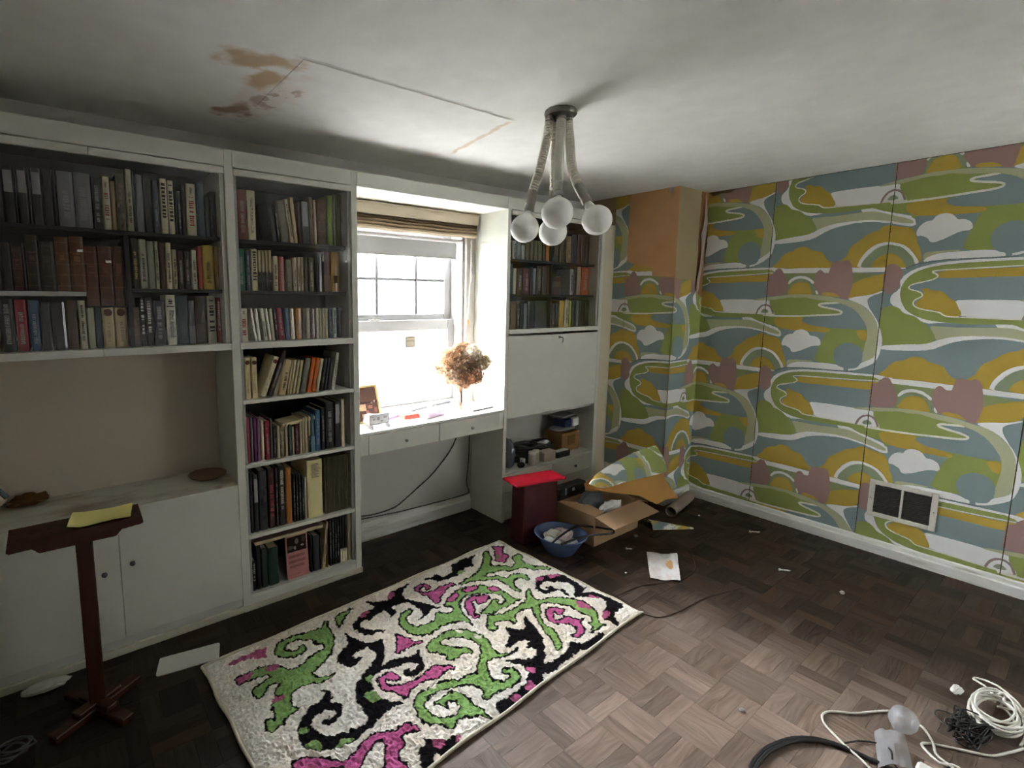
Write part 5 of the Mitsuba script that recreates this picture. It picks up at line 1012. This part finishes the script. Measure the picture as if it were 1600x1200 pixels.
crumple('white tissue pulled out of the pink tissue box', 'tissue', 'tissue', (1.95, 2.66, DZ + .037), .026, (.76, .75, .75), sq=(1.2, .8, .8), seed=8)
wand = smooth_path([(1.52, 2.66, DZ + .010), (1.80, 2.775, DZ + .010), (2.02, 2.85, DZ + .011), (2.30, 2.915, DZ + .010)], 8)
wk = thing('curtain_rod', 'thin black and purple rod lying along the back of the desk', 'rod')
n = len(wand); m = MB(); m.tube(wand[:n // 2], .009, (.24, .17, .30), 10); m.build('purple_part', 'm_satin', smooth=40, parent=wk); m = MB(); m.tube(wand[n // 2 - 1:], .0085, (.05, .05, .05), 10); m.build('black_part', 'm_satin', smooth=40, parent=wk)
flk = thing('writing_pad', 'flat white pad with dark underside at the right end of the desk', 'pad')
def rb(m, lo, hi, col, a, bevel=0):
    mm = MB(); mm.box(lo, hi, col, bevel=bevel); c0 = np.array([(lo[0] + hi[0]) / 2, (lo[1] + hi[1]) / 2, 0]); m.add((mm.v[0] - c0) @ rotz(a).T + c0, mm.f[0], col)
m = MB(); rb(m, (2.24, 2.60, DZ), (2.45, 2.80, DZ + .008), (.05, .05, .05), .10); m.build('base', 'm_satin', parent=flk)
m = MB(); rb(m, (2.235, 2.597, DZ + .0085), (2.452, 2.803, DZ + .016), (.74, .73, .71), .10, .001); m.build('sheets', 'm_matte', parent=flk)
pr_ = np.random.default_rng(8)
for i, (x, y, w, d, a, lab) in enumerate(((1.66, 2.62, .20, .14, .5, 'loose white sheet of paper at the front of the desk left of the tissue box'), (2.09, 2.76, .20, .13, -.3, 'loose white sheet behind the tissue box on the desk'), (2.00, 2.58, .12, .08, .2, 'small white paper slip at the desk front below the tissue box'), (2.31, 2.84, .13, .09, .4, 'white paper by the window frame behind the vase'))):
    m = MB(); rb(m, (x - w / 2, y - d / 2, DZ + .0002 + .0005 * i), (x + w / 2, y + d / 2, DZ + .0012 + .0005 * i), (.74, .74, .75), a)
    tag(m.build('paper_sheet', 'm_matte'), lab, 'paper')
crumple('crumpled white paper beside the framed picture on the desk', 'crumpled_paper', 'paper', (1.475, 2.655, DZ), .035, (.72, .72, .72), sq=(1, .8, 1), seed=12)

# cables below the desk
m = MB(); m.tube(smooth_path([(2.36, 2.862, .70), (2.32, 2.862, .57), (2.25, 2.862, .47), (2.10, 2.862, .34), (1.98, 2.862, .27), (1.83, 2.860, .19), (1.76, 2.857, .17), (1.62, 2.855, .165), (1.46, 2.855, .185)], 8), .0045, (.05, .045, .04), 7); tag(m.build('cable', 'm_satin', smooth=True), 'dark cable hanging in a curve on the wall under the desk', 'cable')
m = MB(); m.tube(smooth_path([(1.46, 2.850, .165), (1.63, 2.848, .150), (1.87, 2.848, .135), (2.2, 2.846, .128), (2.425, 2.846, .130), (2.445, 2.85, .15), (2.43, 2.858, .22), (2.45, 2.86, .43), (2.45, 2.86, .69)], 8), .004, (.08, .07, .06), 7); tag(m.build('cable', 'm_satin', smooth=True), 'dark cable running on the baseboard under the desk and up the corner', 'cable')

# ------------------------------------------------------------------ things in the niche of the right cabinet
NZ = .3645
def coil(name, label, c, r, n, rt, col, cat='cable', tilt=.12, seed=0, parent=None, sq=.75):
    g = np.random.default_rng(seed); m = MB()
    for k in range(n):
        t = np.linspace(0, 2 * np.pi, 34); rr = r * g.uniform(.78, 1.05); px, py = g.normal(0, r * .06, 2); a0 = g.uniform(0, 6.3)
        m.tube(np.stack([c[0] + px + rr * np.cos(t), c[1] + py + rr * sq * np.sin(t), c[2] + rt * (1 + 1.5 * k * .75) + tilt * r * (1 + np.sin(t + a0)) * g.uniform(.2, 1)], 1), rt, col, 7, False)
    return tag(m.build(name, 'm_satin', smooth=True), label, cat) if parent is None else m.build(name, 'm_satin', smooth=True, parent=parent)
crumple('dark blue-grey plastic bag at the left end of the cabinet niche', 'plastic_bag', 'bag', (2.60, 2.60, NZ), .085, (.085, .095, .12), 'm_gloss', sq=(.55, .7, 1.25), seed=14, rough=.3)
m = MB(); m.lathe([(0, 0), (.13, 0), (.135, .01), (.135, .05), (.12, .06), (0, .06)], (.03, .03, .03), 32, at=(2.86, 2.70, NZ)); tag(m.build('round_tin', 'm_satin', smooth=35), 'round black tin under the black cable coil in the cabinet niche', 'tin')
coil('cable_coil', 'coiled black cable on the round black tin in the cabinet niche', (2.87, 2.70, NZ + .062), .105, 6, .006, (.025, .025, .025), seed=2)
m = MB(); m.lathe([(0, 0), (.10, 0), (.11, .03), (.10, .055), (0, .058)], (.035, .035, .034), 30, at=(3.09, 2.705, NZ)); tag(m.build('round_tin', 'm_satin', smooth=35), 'low black round case in the middle of the cabinet niche', 'tin')
coil('cable_coil', 'coiled black and white cable in the middle of the cabinet niche', (3.09, 2.705, NZ + .06), .10, 4, .0055, (.03, .03, .03), seed=4)
crumple('white plastic tangle inside the middle cable coil of the niche', 'plastic_tangle', 'plastic', (3.10, 2.69, NZ + .062), .045, (.52, .53, .52), 'm_gloss', sq=(1.3, .8, .5), seed=17)
for (x, y, r, h, lab) in ((2.735, 2.575, .020, .055, 'small cream jar, leftmost of the three jars in the niche'), (2.805, 2.545, .027, .105, 'tall glass jar with a pale lid, middle one of three in the niche'), (2.868, 2.565, .025, .100, 'glass jar with a pale lid, rightmost of three in the niche')):
    jr = thing('jar', lab, 'jar', 'jars in the cabinet niche')
    m = MB(); m.lathe([(0, 0), (r, 0), (r * 1.02, h * .1), (r, h * .78), (r * .9, h * .82), (0, h * .82)], (.36, .35, .30), 22, at=(x, y, NZ)); m.build('body', 'm_gloss', smooth=35, parent=jr)
    m = MB(); m.lathe([(0, h * .821), (r * 1.04, h * .821), (r * 1.04, h * .97), (r * .95, h), (0, h)], (.56, .55, .48), 22, at=(x, y, NZ)); m.build('lid', 'm_satin', smooth=35, parent=jr)
bx = thing('small_box', 'small beige cardboard box at the front of the cabinet niche', 'box')
m = MB(); m.box((2.925, 2.53, NZ), (3.055, 2.60, NZ + .070), (.40, .35, .28), bevel=.002); m.build('carton', 'm_matte', parent=bx)
m = MB(); m.box((2.924, 2.529, NZ + .0702), (3.056, 2.601, NZ + .074), (.43, .39, .32), bevel=.001); m.build('flap', 'm_matte', parent=bx)
bx = thing('black_case', 'black case with white strip right of the small beige box in the niche', 'case')
m = MB(); m.box((3.075, 2.53, NZ), (3.235, 2.59, NZ + .048), (.02, .02, .02), bevel=.006); m.build('body', 'm_satin', parent=bx)
m = MB(); m.box((3.075, 2.535, NZ + .0482), (3.215, 2.575, NZ + .056), (.58, .57, .54), bevel=.002); m.build('strip', 'm_satin', parent=bx)
bx = thing('cardboard_box', 'brown cardboard box at the right end of the cabinet niche', 'box')
m = MB(); m.box((3.235, 2.62, NZ), (3.455, 2.81, NZ + .155), (.25, .145, .065), bevel=.003); m.box((3.45, 2.618, NZ + .02), (3.4555, 2.811, NZ + .14), (.2, .12, .055)); m.build('carton', 'm_matte', parent=bx)
m = MB(); m.box((3.30, 2.6185, NZ + .05), (3.40, 2.6198, NZ + .13), (.16, .085, .035)); m.build('print', 'm_matte', parent=bx)
crumple('grey plastic bag hanging over the brown box in the niche', 'plastic_bag', 'bag', (3.32, 2.69, NZ + .157), .085, (.20, .20, .20), 'm_gloss', sq=(1.4, .9, .28), seed=19, rough=.3)
bx = thing('stationery_box', 'white and dark blue box on top of the pile in the niche', 'box')
m = MB(); rb(m, (3.25, 2.62, NZ + .205), (3.42, 2.73, NZ + .265), (.025, .035, .10), .12); m.build('blue_side', 'm_satin', parent=bx)
m = MB(); rb(m, (3.352, 2.612, NZ + .2055), (3.432, 2.64, NZ + .270), (.62, .62, .60), .12); m.build('white_end', 'm_satin', parent=bx)
for k, lab in enumerate(('stack of grey papers lying on the blue box, topmost in the niche', 'sheaf of dark papers under the grey papers in the niche')):
    m = MB(); rb(m, (3.22, 2.63, NZ + .2755 - .0 + .012 * (1 - k)), (3.42, 2.76, NZ + .286 + .012 * (1 - k)), (.24, .235, .22) if k == 0 else (.07, .065, .06), .2 - .25 * k); tag(m.build('paper_stack', 'm_matte'), lab, 'papers')
crumple('small black object at the front left of the niche', 'black_plug', 'plug', (2.69, 2.545, NZ), .026, (.02, .02, .02), sq=(1.2, .8, .7), seed=23)

# ------------------------------------------------------------------ red bin, bowl, cardboard box and torn wallpaper
rbn = thing('red_bin', 'dark maroon box bin with a wide bright red lid before the right cabinet', 'bin')
m = MB(); rb(m, (2.352, 2.175, .0), (2.655, 2.30, .415), (.045, .008, .010), -.07, .006); m.build('body', 'm_satin', parent=rbn)
m = MB(); rb(m, (2.275, 2.135, .4155), (2.675, 2.305, .432), (.42, .012, .028), -.20, .006); m.build('lid', 'm_gloss', parent=rbn, lab='bright red lid')
bw = thing('blue_bowl', 'round blue plastic bowl of litter in front of the maroon bin', 'bowl')
BC = np.array([2.497, 2.005, 0.001])
m = MB(); m.lathe([(0, 0), (.085, 0), (.092, .006), (.118, .05), (.145, .095), (.156, .115), (.166, .118), (.166, .121), (.154, .121), (.142, .098), (.114, .053), (.088, .010), (0, .006)], (.068, .100, .205), 48, at=BC); m.build('shell', 'm_satin', smooth=35, parent=bw)
bits = [(-.06, -.02, .055, .03, (.62, .60, .56), 1), (.0, -.03, .06, .045, (.45, .36, .34), 2), (.06, .0, .06, .04, (.50, .45, .45), 3), (-.02, .05, .05, .045, (.60, .58, .54), 4), (-.05, .045, .075, .022, (.60, .38, .08), 5), (.055, .055, .05, .04, (.42, .30, .28), 6), (-.09, .02, .07, .025, (.66, .66, .64), 7), (.02, -.075, .055, .03, (.66, .65, .62), 8)]
bl = ['white paper scrap at the left in the blue bowl', 'crumpled brownish wrapper in the middle of the blue bowl', 'crumpled grey wrapper at the right in the blue bowl', 'white crumpled paper at the back in the blue bowl', 'small orange wrapper in the blue bowl', 'dull pink wrapper at the back right in the blue bowl', 'white folded paper at the left rim in the blue bowl', 'white scrap at the front in the blue bowl']
for (dx, dy, z0, r, c, sd), lb in zip(bits, bl):
    crumple(lb, 'litter', 'litter', (BC[0] + dx, BC[1] + dy, z0 * .85 + .015), r, c, 'm_satin', sq=(1.25, .9, .7), seed=30 + sd, group='litter in the blue bowl', n=2, rough=.4)
m = MB(); m.tube(smooth_path([(2.335, 1.93, .135), (2.45, 1.96, .136), (2.60, 1.985, .137), (2.66, 1.975, .136), (2.73, 1.91, .132), (2.79, 1.83, .130), (2.785, 1.815, .130), (2.74, 1.80, .130), (2.60, 1.86, .133), (2.47, 1.88, .134), (2.36, 1.885, .133)], 10), .0065, (.012, .012, .012), 8)
tag(m.build('wire_tongs', 'm_gloss', smooth=True), 'long black wire loop lying across the blue bowl', 'tongs')

cb_ = thing('open_carton', 'open brown cardboard carton with its flaps folded out beside the bowl', 'carton')
CARD, CARDI = (.37, .245, .145), (.32, .21, .125)
X0, X1, Y0, Y1, H = 2.715, 3.215, 1.908, 2.222, .203
m = MB(); th = .004
for lo, hi in (((X0, Y0, 0.001), (X1, Y0 + th, H)), ((X0, Y1 - th, 0.001), (X1, Y1, H)), ((X0, Y0 + th, 0.001), (X0 + th, Y1 - th, H)), ((X1 - th, Y0 + th, 0.001), (X1, Y1 - th, H)), ((X0 + th, Y0 + th, 0.001), (X1 - th, Y1 - th, .005))): m.box(lo, hi, CARD)
m.build('walls', 'm_matte', parent=cb_)
def slab(key, quad, col, parent, th=.004, lab=None):
    q = np.array(quad, float); n = np.cross(q[1] - q[0], q[3] - q[0]); n /= np.linalg.norm(n)
    v = np.vstack([q, q - n * th]); f = [[0, 1, 2], [0, 2, 3], [4, 6, 5], [4, 7, 6]] + [t for i in range(4) for t in ([i, i + 4, (i + 1) % 4 + 4], [i, (i + 1) % 4 + 4, (i + 1) % 4])]
    m = MB(); m.add(v, f, col); return m.build(key, 'm_matte', parent=parent, lab=lab)
slab('flap', [(X0, Y0 - .001, H + .001), (X0 - .03, Y0 - .165, H - .012), (X1 - .04, Y0 - .172, H - .012), (X1, Y0 - .001, H + .001)], CARD, cb_)
slab('flap', [(X0 + .002, Y1, H + .004), (X0 + .002, Y0 + .005, H + .004), (X0 + .128, Y0 + .02, H - .004), (X0 + .165, Y1 - .11, H - .004)], CARD, cb_)
slab('flap', [(X1 + .001, Y0, H + .001), (X1 + .14, Y0 + .02, H - .05), (X1 + .14, Y1 - .05, H - .05), (X1 + .001, Y1, H + .001)], CARDI, cb_)
crumple('crumpled white paper inside the open carton', 'crumpled_paper', 'paper', (3.00, 1.985, .105), .085, (.66, .66, .66), sq=(1.2, .55, .62), seed=44, rough=.4)
crumple('dark grey plastic bag inside the open carton', 'plastic_bag', 'bag', (2.95, 2.12, .02), .12, (.06, .07, .075), 'm_satin', sq=(1.1, .6, .95), seed=45, rough=.25)
bc_ = thing('black_pouch', 'black pouch with a grey buckle behind the open carton', 'pouch')
m = MB(); c0 = np.array([2.92, 2.285, .245]); m.box((2.775, 2.245, .205), (3.075, 2.325, .275), (.02, .02, .021), bevel=.012); m.build('body', 'm_satin', parent=bc_)
m = MB(); m.box((2.83, 2.2445, .215), (2.845, 2.2475, .268), (.20, .20, .20), bevel=.001); m.box((2.905, 2.243, .232), (2.935, 2.2465, .255), (.42, .43, .44), bevel=.001); m.build('buckle', 'm_satin', parent=bc_)
m = MB(); m.box((2.78, 2.25, .0), (3.07, 2.32, .2045), (.035, .03, .028), bevel=.004); tag(m.build('dark_box', 'm_matte'), 'dark box standing behind the open carton under the black pouch', 'box')

# the torn sheet of wallpaper
ws = thing('torn_wallpaper', 'large torn sheet of patterned wallpaper folded over behind the carton', 'wallpaper')
us = np.linspace(0, 1, 70)
Tp = lambda u: np.array([2.64 + .80 * u, 1.945 - .005 * u, .465 + .055 * u + .045 * math.sin(u * 2.2) - .03 * (1 - u) ** 6])
Fp = lambda u: np.array([2.69 + .865 * u, 1.885 + .015 * u, .378 - .018 * u + .012 * math.sin(u * 5) + .03 * (1 - u) ** 8])
BK = np.array([(0, 2.86, 1.985, .325), (.15, 3.02, 1.97, .275), (.35, 3.25, 1.945, .222), (.55, 3.45, 1.925, .115), (.8, 3.66, 1.925, .088), (1, 3.84, 1.93, .060)])
Bp = lambda u: np.array([np.interp(u, BK[:, 0], BK[:, k]) for k in (1, 2, 3)])
rowsA, rowsB = [], []
for u in us:
    t_, f_, b_ = Tp(u), Fp(u), Bp(max(0, u * 1.12 - .12))
    rowsA.append([t_ + (f_ - t_) * s + np.array([0, -.012 * math.sin(math.pi * s), .010 * math.sin(math.pi * s)]) for s in np.linspace(0, 1, 44)])
    rowsB.append([t_ + (b_ - t_) * s + np.array([.0, .030 * math.sin(math.pi * s) + .025 * math.sin(u * 9) * s, -.03 * math.sin(math.pi * s)]) + np.array([0, .004, -.002]) for s in np.linspace(0, 1, 30)])
def gridf(n, k):
    f = []
    for i in range(n - 1):
        for j in range(k - 1): a = i * k + j; f += [[a, a + 1, a + k + 1], [a, a + k + 1, a + k]]
    return np.array(f)
def print_at(u, zz):
    """colour of the printed pattern at pattern coordinates"""
    out = np.tile(np.array(WCOL['slate']), (len(u), 1))
    for c, g in WP_SHAPES:
        x0, y0, x1, y1 = g.bounds
        for a in range(-3, 5):
            for b in range(-2, 3):
                dx, dy = a * SW, b * SH - a * SH / 2
                pu, pz = u - dx, zz - dy
                idx = np.nonzero((pu > x0) & (pu < x1) & (pz > y0) & (pz < y1))[0]
                if len(idx):
                    inn = idx[shapely.contains_xy(g, pu[idx], pz[idx])]; out[inn] = WCOL[c]
    return out
VA = np.array(rowsA)
tip = .055 * (np.abs(np.linspace(-1, 1, 44)) ** 3)                 # rounded torn end
VA[:, :, 0] += tip[None] * np.clip(1 - us[:, None] * 8, 0, 1)
uu = np.repeat(us, 44) * .95 + .58; zz = 1.96 - np.tile(np.linspace(0, 1, 44), 70) * .19 + np.repeat(us, 44) * .30
m = MB(); m.n = 0
cA = print_at(uu, zz) * 1.05 + .02
vA = VA.reshape(-1, 3)
put('printed_side', vA, gridf(70, 44), 'm_matte', True, np.clip(cA, 0, .9), ws)
put('paper_back', vA + np.array([0, .003, -.002]), gridf(70, 44)[:, ::-1], 'm_matte', True, np.tile((.45, .27, .10), (len(vA), 1)), ws)
vB = np.array(rowsB).reshape(-1, 3)
put('orange_back', vB, gridf(70, 30), 'm_matte', True, np.tile((.50, .27, .085), (len(vB), 1)), ws)
labels[ws + '__orange_back'] = {'label': 'orange-brown back of the paper'}
labels[ws + '__printed_side'] = {'label': 'printed front folded over'}
# little rolled scrap of the same paper, and the tube
m = MB(); sc = []
for i, s in enumerate(np.linspace(0, 1, 40)):
    c = np.array([3.305 + .205 * s, 1.868 - .205 * s]); w = .062 * (1 - s) + .008; hgt = .03 * (1 - s) + .006
    for t in np.linspace(-.25, 1.05, 20):
        aa = math.pi * t; sc.append((c[0] + w * math.cos(aa) * .68, c[1] + w * math.cos(aa) * .73, .003 + hgt * max(math.sin(aa), 0) * 1.0 + .002))
sc = np.array(sc); cc = print_at(sc[:, 0] * 2.2 - 6.2, sc[:, 1] * 2.2 - 2.3)
k = thing('wallpaper_scrap', 'small curled scrap of patterned wallpaper on the floor by the carton', 'wallpaper')
put('printed_side', sc, gridf(40, 20), 'm_matte', True, np.clip(cc, 0, .9), k)
put('paper_back', sc - np.array([0, 0, .0015]), gridf(40, 20)[:, ::-1], 'm_matte', True, np.tile((.45, .27, .10), (len(sc), 1)), k)
tk = thing('cardboard_tube', 'grey-brown cardboard tube lying on the floor in the wallpapered corner', 'tube')
p0, p1 = np.array([3.575, 1.865, .0415]), np.array([4.00, 1.945, .0415]); ax = p1 - p0; L = np.linalg.norm(ax)
m = MB(); m.lathe([(.034, 0), (.040, 0), (.040, L), (.034, L), (.034, 0)], (.24, .20, .16), 28, axis=ax, at=p0); m.build('wall', 'm_matte', smooth=35, parent=tk)

# ------------------------------------------------------------------ wall grille
vg = thing('wall_grille', 'white-framed air vent with two dark grilles low on the wallpapered wall', 'vent')
GY0, GY1, GZ0_, GZ1_ = .560, .877, .238, .474; xg = XR - .006
m = MB(); fw = .028
for lo, hi in (((xg - .014, GY0, GZ0_), (xg, GY0 + fw, GZ1_)), ((xg - .014, GY1 - fw, GZ0_), (xg, GY1, GZ1_)), ((xg - .014, GY0 + fw, GZ1_ - fw), (xg, GY1 - fw, GZ1_)), ((xg - .014, GY0 + fw, GZ0_), (xg, GY1 - fw, GZ0_ + fw)), ((xg - .013, .7125, GZ0_ + fw), (xg, .7245, GZ1_ - fw))): m.box(lo, hi, (.52, .50, .44), bevel=.003)
m.build('frame', 'm_satin', parent=vg)
m = MB(); m.box((xg - .002, GY0 + .02, GZ0_ + .02), (xg, GY1 - .02, GZ1_ - .02), (.02, .018, .015)); m.build('opening', 'm_matte', parent=vg)
for y0, y1 in ((GY0 + fw, .7125), (.7245, GY1 - fw)):
    gk = None
    for k2 in range(15):
        zc = GZ0_ + fw + (GZ1_ - GZ0_ - 2 * fw) * (k2 + .5) / 15; m = MB()
        m.add([[xg - .011, y0, zc - .003], [xg - .011, y1, zc - .003], [xg - .004, y1, zc + .004], [xg - .004, y0, zc + .004], [xg - .0105, y0, zc - .0038], [xg - .0105, y1, zc - .0038], [xg - .0035, y1, zc + .0032], [xg - .0035, y0, zc + .0032]], [[0, 1, 2], [0, 2, 3], [4, 6, 5], [4, 7, 6], [0, 4, 5], [0, 5, 1], [2, 6, 7], [2, 7, 3]], (.05, .045, .04))
        m.build('slat', 'm_matte', parent=vg)
for y in (GY0 + .012, GY1 - .012):
    m = MB(); m.lathe([(0, 0), (.004, 0), (.0035, .002), (0, .003)], (.10, .09, .08), 10, axis=(-1, 0, 0), at=(xg - .0142, y, (GZ0_ + GZ1_) / 2)); m.build('screw', 'm_metal', parent=vg)

# ------------------------------------------------------------------ on the open floor
pk = thing('stained_paper', 'square of white paper with an orange stain on the parquet right of the rug', 'paper')
cr = np.array([(2.933, 1.67), (3.053, 1.533), (2.766, 1.36), (2.651, 1.476)]); n = 26; vv, cc = [], []
for s in np.linspace(0, 1, n):
    for t in np.linspace(0, 1, n):
        p = cr[0] * (1 - s) * (1 - t) + cr[1] * s * (1 - t) + cr[2] * s * t + cr[3] * (1 - s) * t
        vv.append((p[0], p[1], .004 + .010 * s * s * t * t + .012 * max(0, s - .7) * 3 * (1 - t) + .003 * math.sin(s * 9 + t * 7) + .008 * (1 - s) ** 3 * t))
        w = meshkit.fbm(np.array([s * 6, t * 6, 1.0]), 4, 3); c = np.array([.66, .64, .62]) * (1 - .45 * np.clip((w - .45) * 2.2, 0, 1) * np.array([.5, .75, .8]))
        if math.hypot((s - .72) / .13, (t - .42) / .16) < 1 + .5 * (w - .5): c = np.array([.56, .33, .14])
        cc.append(c)
put('sheet', np.array(vv), gridf(n, n), 'm_matte', True, np.array(cc), pk)
put('underside', np.array(vv) - np.array([0, 0, .0012]), gridf(n, n)[:, ::-1], 'm_matte', True, np.tile((.6, .58, .55), (n * n, 1)), pk)
def plug(label, x, y, a, L=.05, col=(.62, .62, .60)):
    k = thing('wall_plug', label, 'plug')
    m = MB(); d = np.array([math.cos(a), math.sin(a), 0]); p0 = np.array([x, y, .0065]); m.lathe([(0, 0), (.0075, 0), (.0075, .007), (.0045, .009), (.004, L * .8), (.002, L), (0, L)], col, 12, axis=d, at=p0); m.build('pin', 'm_satin', smooth=35, parent=k)
plug('white plastic wall plug on the dark floor before the wallpapered wall', 3.375, 1.085, -.9, .06)
plug('thin pale peg on the floor close to the wallpapered wall', 3.78, 1.41, -.75, .07, (.36, .30, .24))
plug('small pale peg on the floor between the carton and the stained paper', 2.86, 1.77, -.8, .04, (.4, .36, .32))
for x, y, r, c, lab in ((3.38, .78, .012, (.30, .28, .26), 'small grey crumb on the dark floor below the wall grille'), (3.07, 1.83, .012, (.17, .16, .15), 'grey crumb of plaster on the floor beside the carton'), (2.60, 1.60, .005, (.7, .7, .7), 'tiny white crumb by the far right corner of the rug'), (3.77, 1.75, .006, (.7, .7, .7), 'tiny white crumb on the floor near the corner'), (2.325, 1.325, .006, (.7, .68, .6), 'tiny cream crumb at the right corner of the rug'), (2.06, .74, .009, (.35, .33, .30), 'grey crumb on the parquet near the cables')):
    crumple(lab, 'plaster_crumb', 'crumb', (x, y, .0), r, c, seed=int(x * 10), n=1, sq=(1.2, 1, .7))
ccd = thing('thin_cord', 'thin dark brown cord winding over the parquet from under the rug', 'cord')
m = MB(); m.tube(smooth_path([(2.33, 1.50, .003), (2.37, 1.49, .003), (2.54, 1.47, .003), (2.66, 1.42, .003), (2.82, 1.37, .003), (2.97, 1.38, .003), (3.12, 1.47, .003), (3.20, 1.55, .003)], 10), .0022, (.045, .025, .018), 6); m.build('strand', 'm_satin', smooth=True, parent=ccd)
m = MB(); m.tube(smooth_path([(2.30, 1.36, .003), (2.32, 1.31, .003), (2.36, 1.25, .003), (2.48, 1.22, .003), (2.60, 1.21, .003), (2.72, 1.20, .003), (2.84, 1.17, .003), (3.03, 1.12, .003)], 10), .0025, (.045, .025, .018), 6); m.build('strand', 'm_satin', smooth=True, parent=ccd)

# cables at the lower right
WH = (.66, .64, .58)
def lift(pts, z=.005): return [(x, y, z if len(p) < 3 else p[2]) for p in pts for x, y in (p[:2],)]
m = MB(); m.tube(smooth_path(lift([(2.09, .30), (2.15, .37), (2.19, .46, .012), (2.24, .52), (2.27, .54), (2.30, .545), (2.34, .53), (2.40, .475), (2.46, .44), (2.51, .41), (2.535, .385), (2.53, .33), (2.525, .30), (2.46, .265, .012), (2.40, .245, .012), (2.385, .205), (2.36, .16)]), 8), .0042, WH, 8); tag(m.build('white_cable', 'm_satin', smooth=True), 'white cable in a wide loop around the clear plastic, bottom right', 'cable')
m = MB(); m.tube(smooth_path(lift([(2.80, .035), (2.69, .07), (2.62, .10), (2.56, .13), (2.52, .18), (2.48, .235), (2.45, .272), (2.425, .287), (2.40, .27), (2.375, .238), (2.378, .22), (2.40, .19), (2.36, .13)]), 8), .0045, WH, 8); tag(m.build('white_cable', 'm_satin', smooth=True), 'white cable running from the coil to the right picture edge', 'cable')
g = np.random.default_rng(77); m = MB(); path = []
for k in range(9):
    for t in np.linspace(0, 2 * np.pi, 26, endpoint=False):
        rr = 1 + .10 * math.sin(k * 2.1) + .05 * math.sin(2 * t + k)
        path.append((2.80 + .105 * rr * math.cos(t) + .012 * math.sin(k * 1.7), .148 + .062 * rr * math.sin(t) + .010 * math.cos(k * 2.3), .010 + .005 * k + .010 * (1 + math.sin(t + k))))
path += [(2.90, .165, .05), (2.97, .20, .035), (3.03, .235, .012), (3.06, .225, .008), (3.04, .17, .02), (2.96, .11, .03), (2.86, .075, .03), (2.76, .068, .02), (2.70, .075, .008)]
m.tube(smooth_path(path, 2), .0043, WH, 7); tag(m.build('cable_coil', 'm_satin', smooth=True), 'coil of white cable on the floor at the bottom right', 'cable')
m = MB(); m.tube(smooth_path([(2.86, .15, .03), (2.90, .12, .02), (2.97, .09, .006), (3.05, .07, .006)], 8), .0042, WH, 8); tag(m.build('white_cable', 'm_satin', smooth=True), 'short white cable end leaving the coil to the right', 'cable')
bkc = thing('black_cable', 'thick double black cable arching over the floor at the bottom right', 'cable')
for off in (0, .013):
    m = MB(); m.tube(smooth_path([(1.70, .58 - off, .008), (1.82, .61 - off, .008), (1.90, .613 - off, .008), (1.96, .605 - off, .009), (2.06, .572 - off, .010), (2.13, .522 - off, .009), (2.17, .462 - off, .008), (2.185, .40 - off, .008), (2.20, .33 - off, .008), (2.20, .25 - off, .008)], 8), .0065, (.018, .018, .019), 9); m.build('strand', 'm_satin', smooth=True, parent=bkc)
m = MB(); m.tube(smooth_path([(2.185, .450, .016), (2.22, .438, .010), (2.26, .42, .006), (2.29, .38, .010), (2.265, .342, .03), (2.225, .325, .02), (2.21, .30, .006)], 8), .003, (.02, .02, .02), 7); tag(m.build('black_wire', 'm_satin', smooth=True), 'thin black wire crossing the clear plastic at the bottom right', 'wire')
tg = thing('black_netting', 'tangle of black plastic wire beside the white cable coil', 'wire')
for k in range(14):
    pts = [(2.60 + g.uniform(-.07, .12), .195 + g.uniform(-.06, .06), g.uniform(.004, .05)) for _ in range(5)]; m = MB(); m.tube(smooth_path(pts, 6), g.uniform(.002, .0045), (.015, .015, .015), 6); m.build('strand', 'm_satin', smooth=True, parent=tg)
m = MB(); m.tube(smooth_path([(2.70, .205, .01), (2.705, .25, .006), (2.69, .285, .006), (2.655, .29, .006), (2.625, .27, .006), (2.60, .235, .008)], 8), .0025, (.05, .045, .045), 6); m.build('strand', 'm_satin', smooth=True, parent=tg)
cp = thing('clear_plastic', 'crumpled clear plastic wrapping on the floor among the cables', 'wrapping')
gx, gy = np.meshgrid(np.linspace(0, 1, 24), np.linspace(0, 1, 16), indexing='ij')
pa, pb, pc, pd = np.array([2.352, .405]), np.array([2.432, .335]), np.array([2.25, .275]), np.array([2.165, .35])
Q = pa[None, None] * ((1 - gx) * (1 - gy))[..., None] + pb * ((1 - gx) * gy)[..., None] + pc * (gx * gy)[..., None] + pd * (gx * (1 - gy))[..., None]
zz = .008 + .035 * meshkit.fbm(np.stack([gx * 5, gy * 4, 0 * gx], -1), 3, 3) * np.sin(np.pi * gy) ** .5
vtx = np.concatenate([Q, zz[..., None]], -1).reshape(-1, 3)
put('sheet', vtx, gridf(24, 16), 'm_film', True, None, cp)
s = trimesh.creation.icosphere(subdivisions=3); v = np.array(s.vertices); v = v * (1 + .25 * (meshkit.fbm(v * 2.5, 3, 5) - .5))[:, None] * np.array([.055, .042, .045]); v[:, 2] -= v[:, 2].min()
put('dome', v + np.array([2.445, .345, .004]), s.faces, 'm_film', True, None, cp)
m = MB(); m.box((2.255, .225, .001), (2.30, .275, .028), (.66, .65, .60), bevel=.008); tag(m.build('power_plug', 'm_satin'), 'white plug block at the bottom edge below the clear plastic', 'plug')
crumple('small crumpled white scrap on the floor above the cable tangle', 'paper_scrap', 'paper', (2.89, .265, .0), .022, (.66, .65, .63), sq=(1.5, .7, .4), seed=51, rough=.8, n=2)
labels = {k: v for k, v in labels.items()}
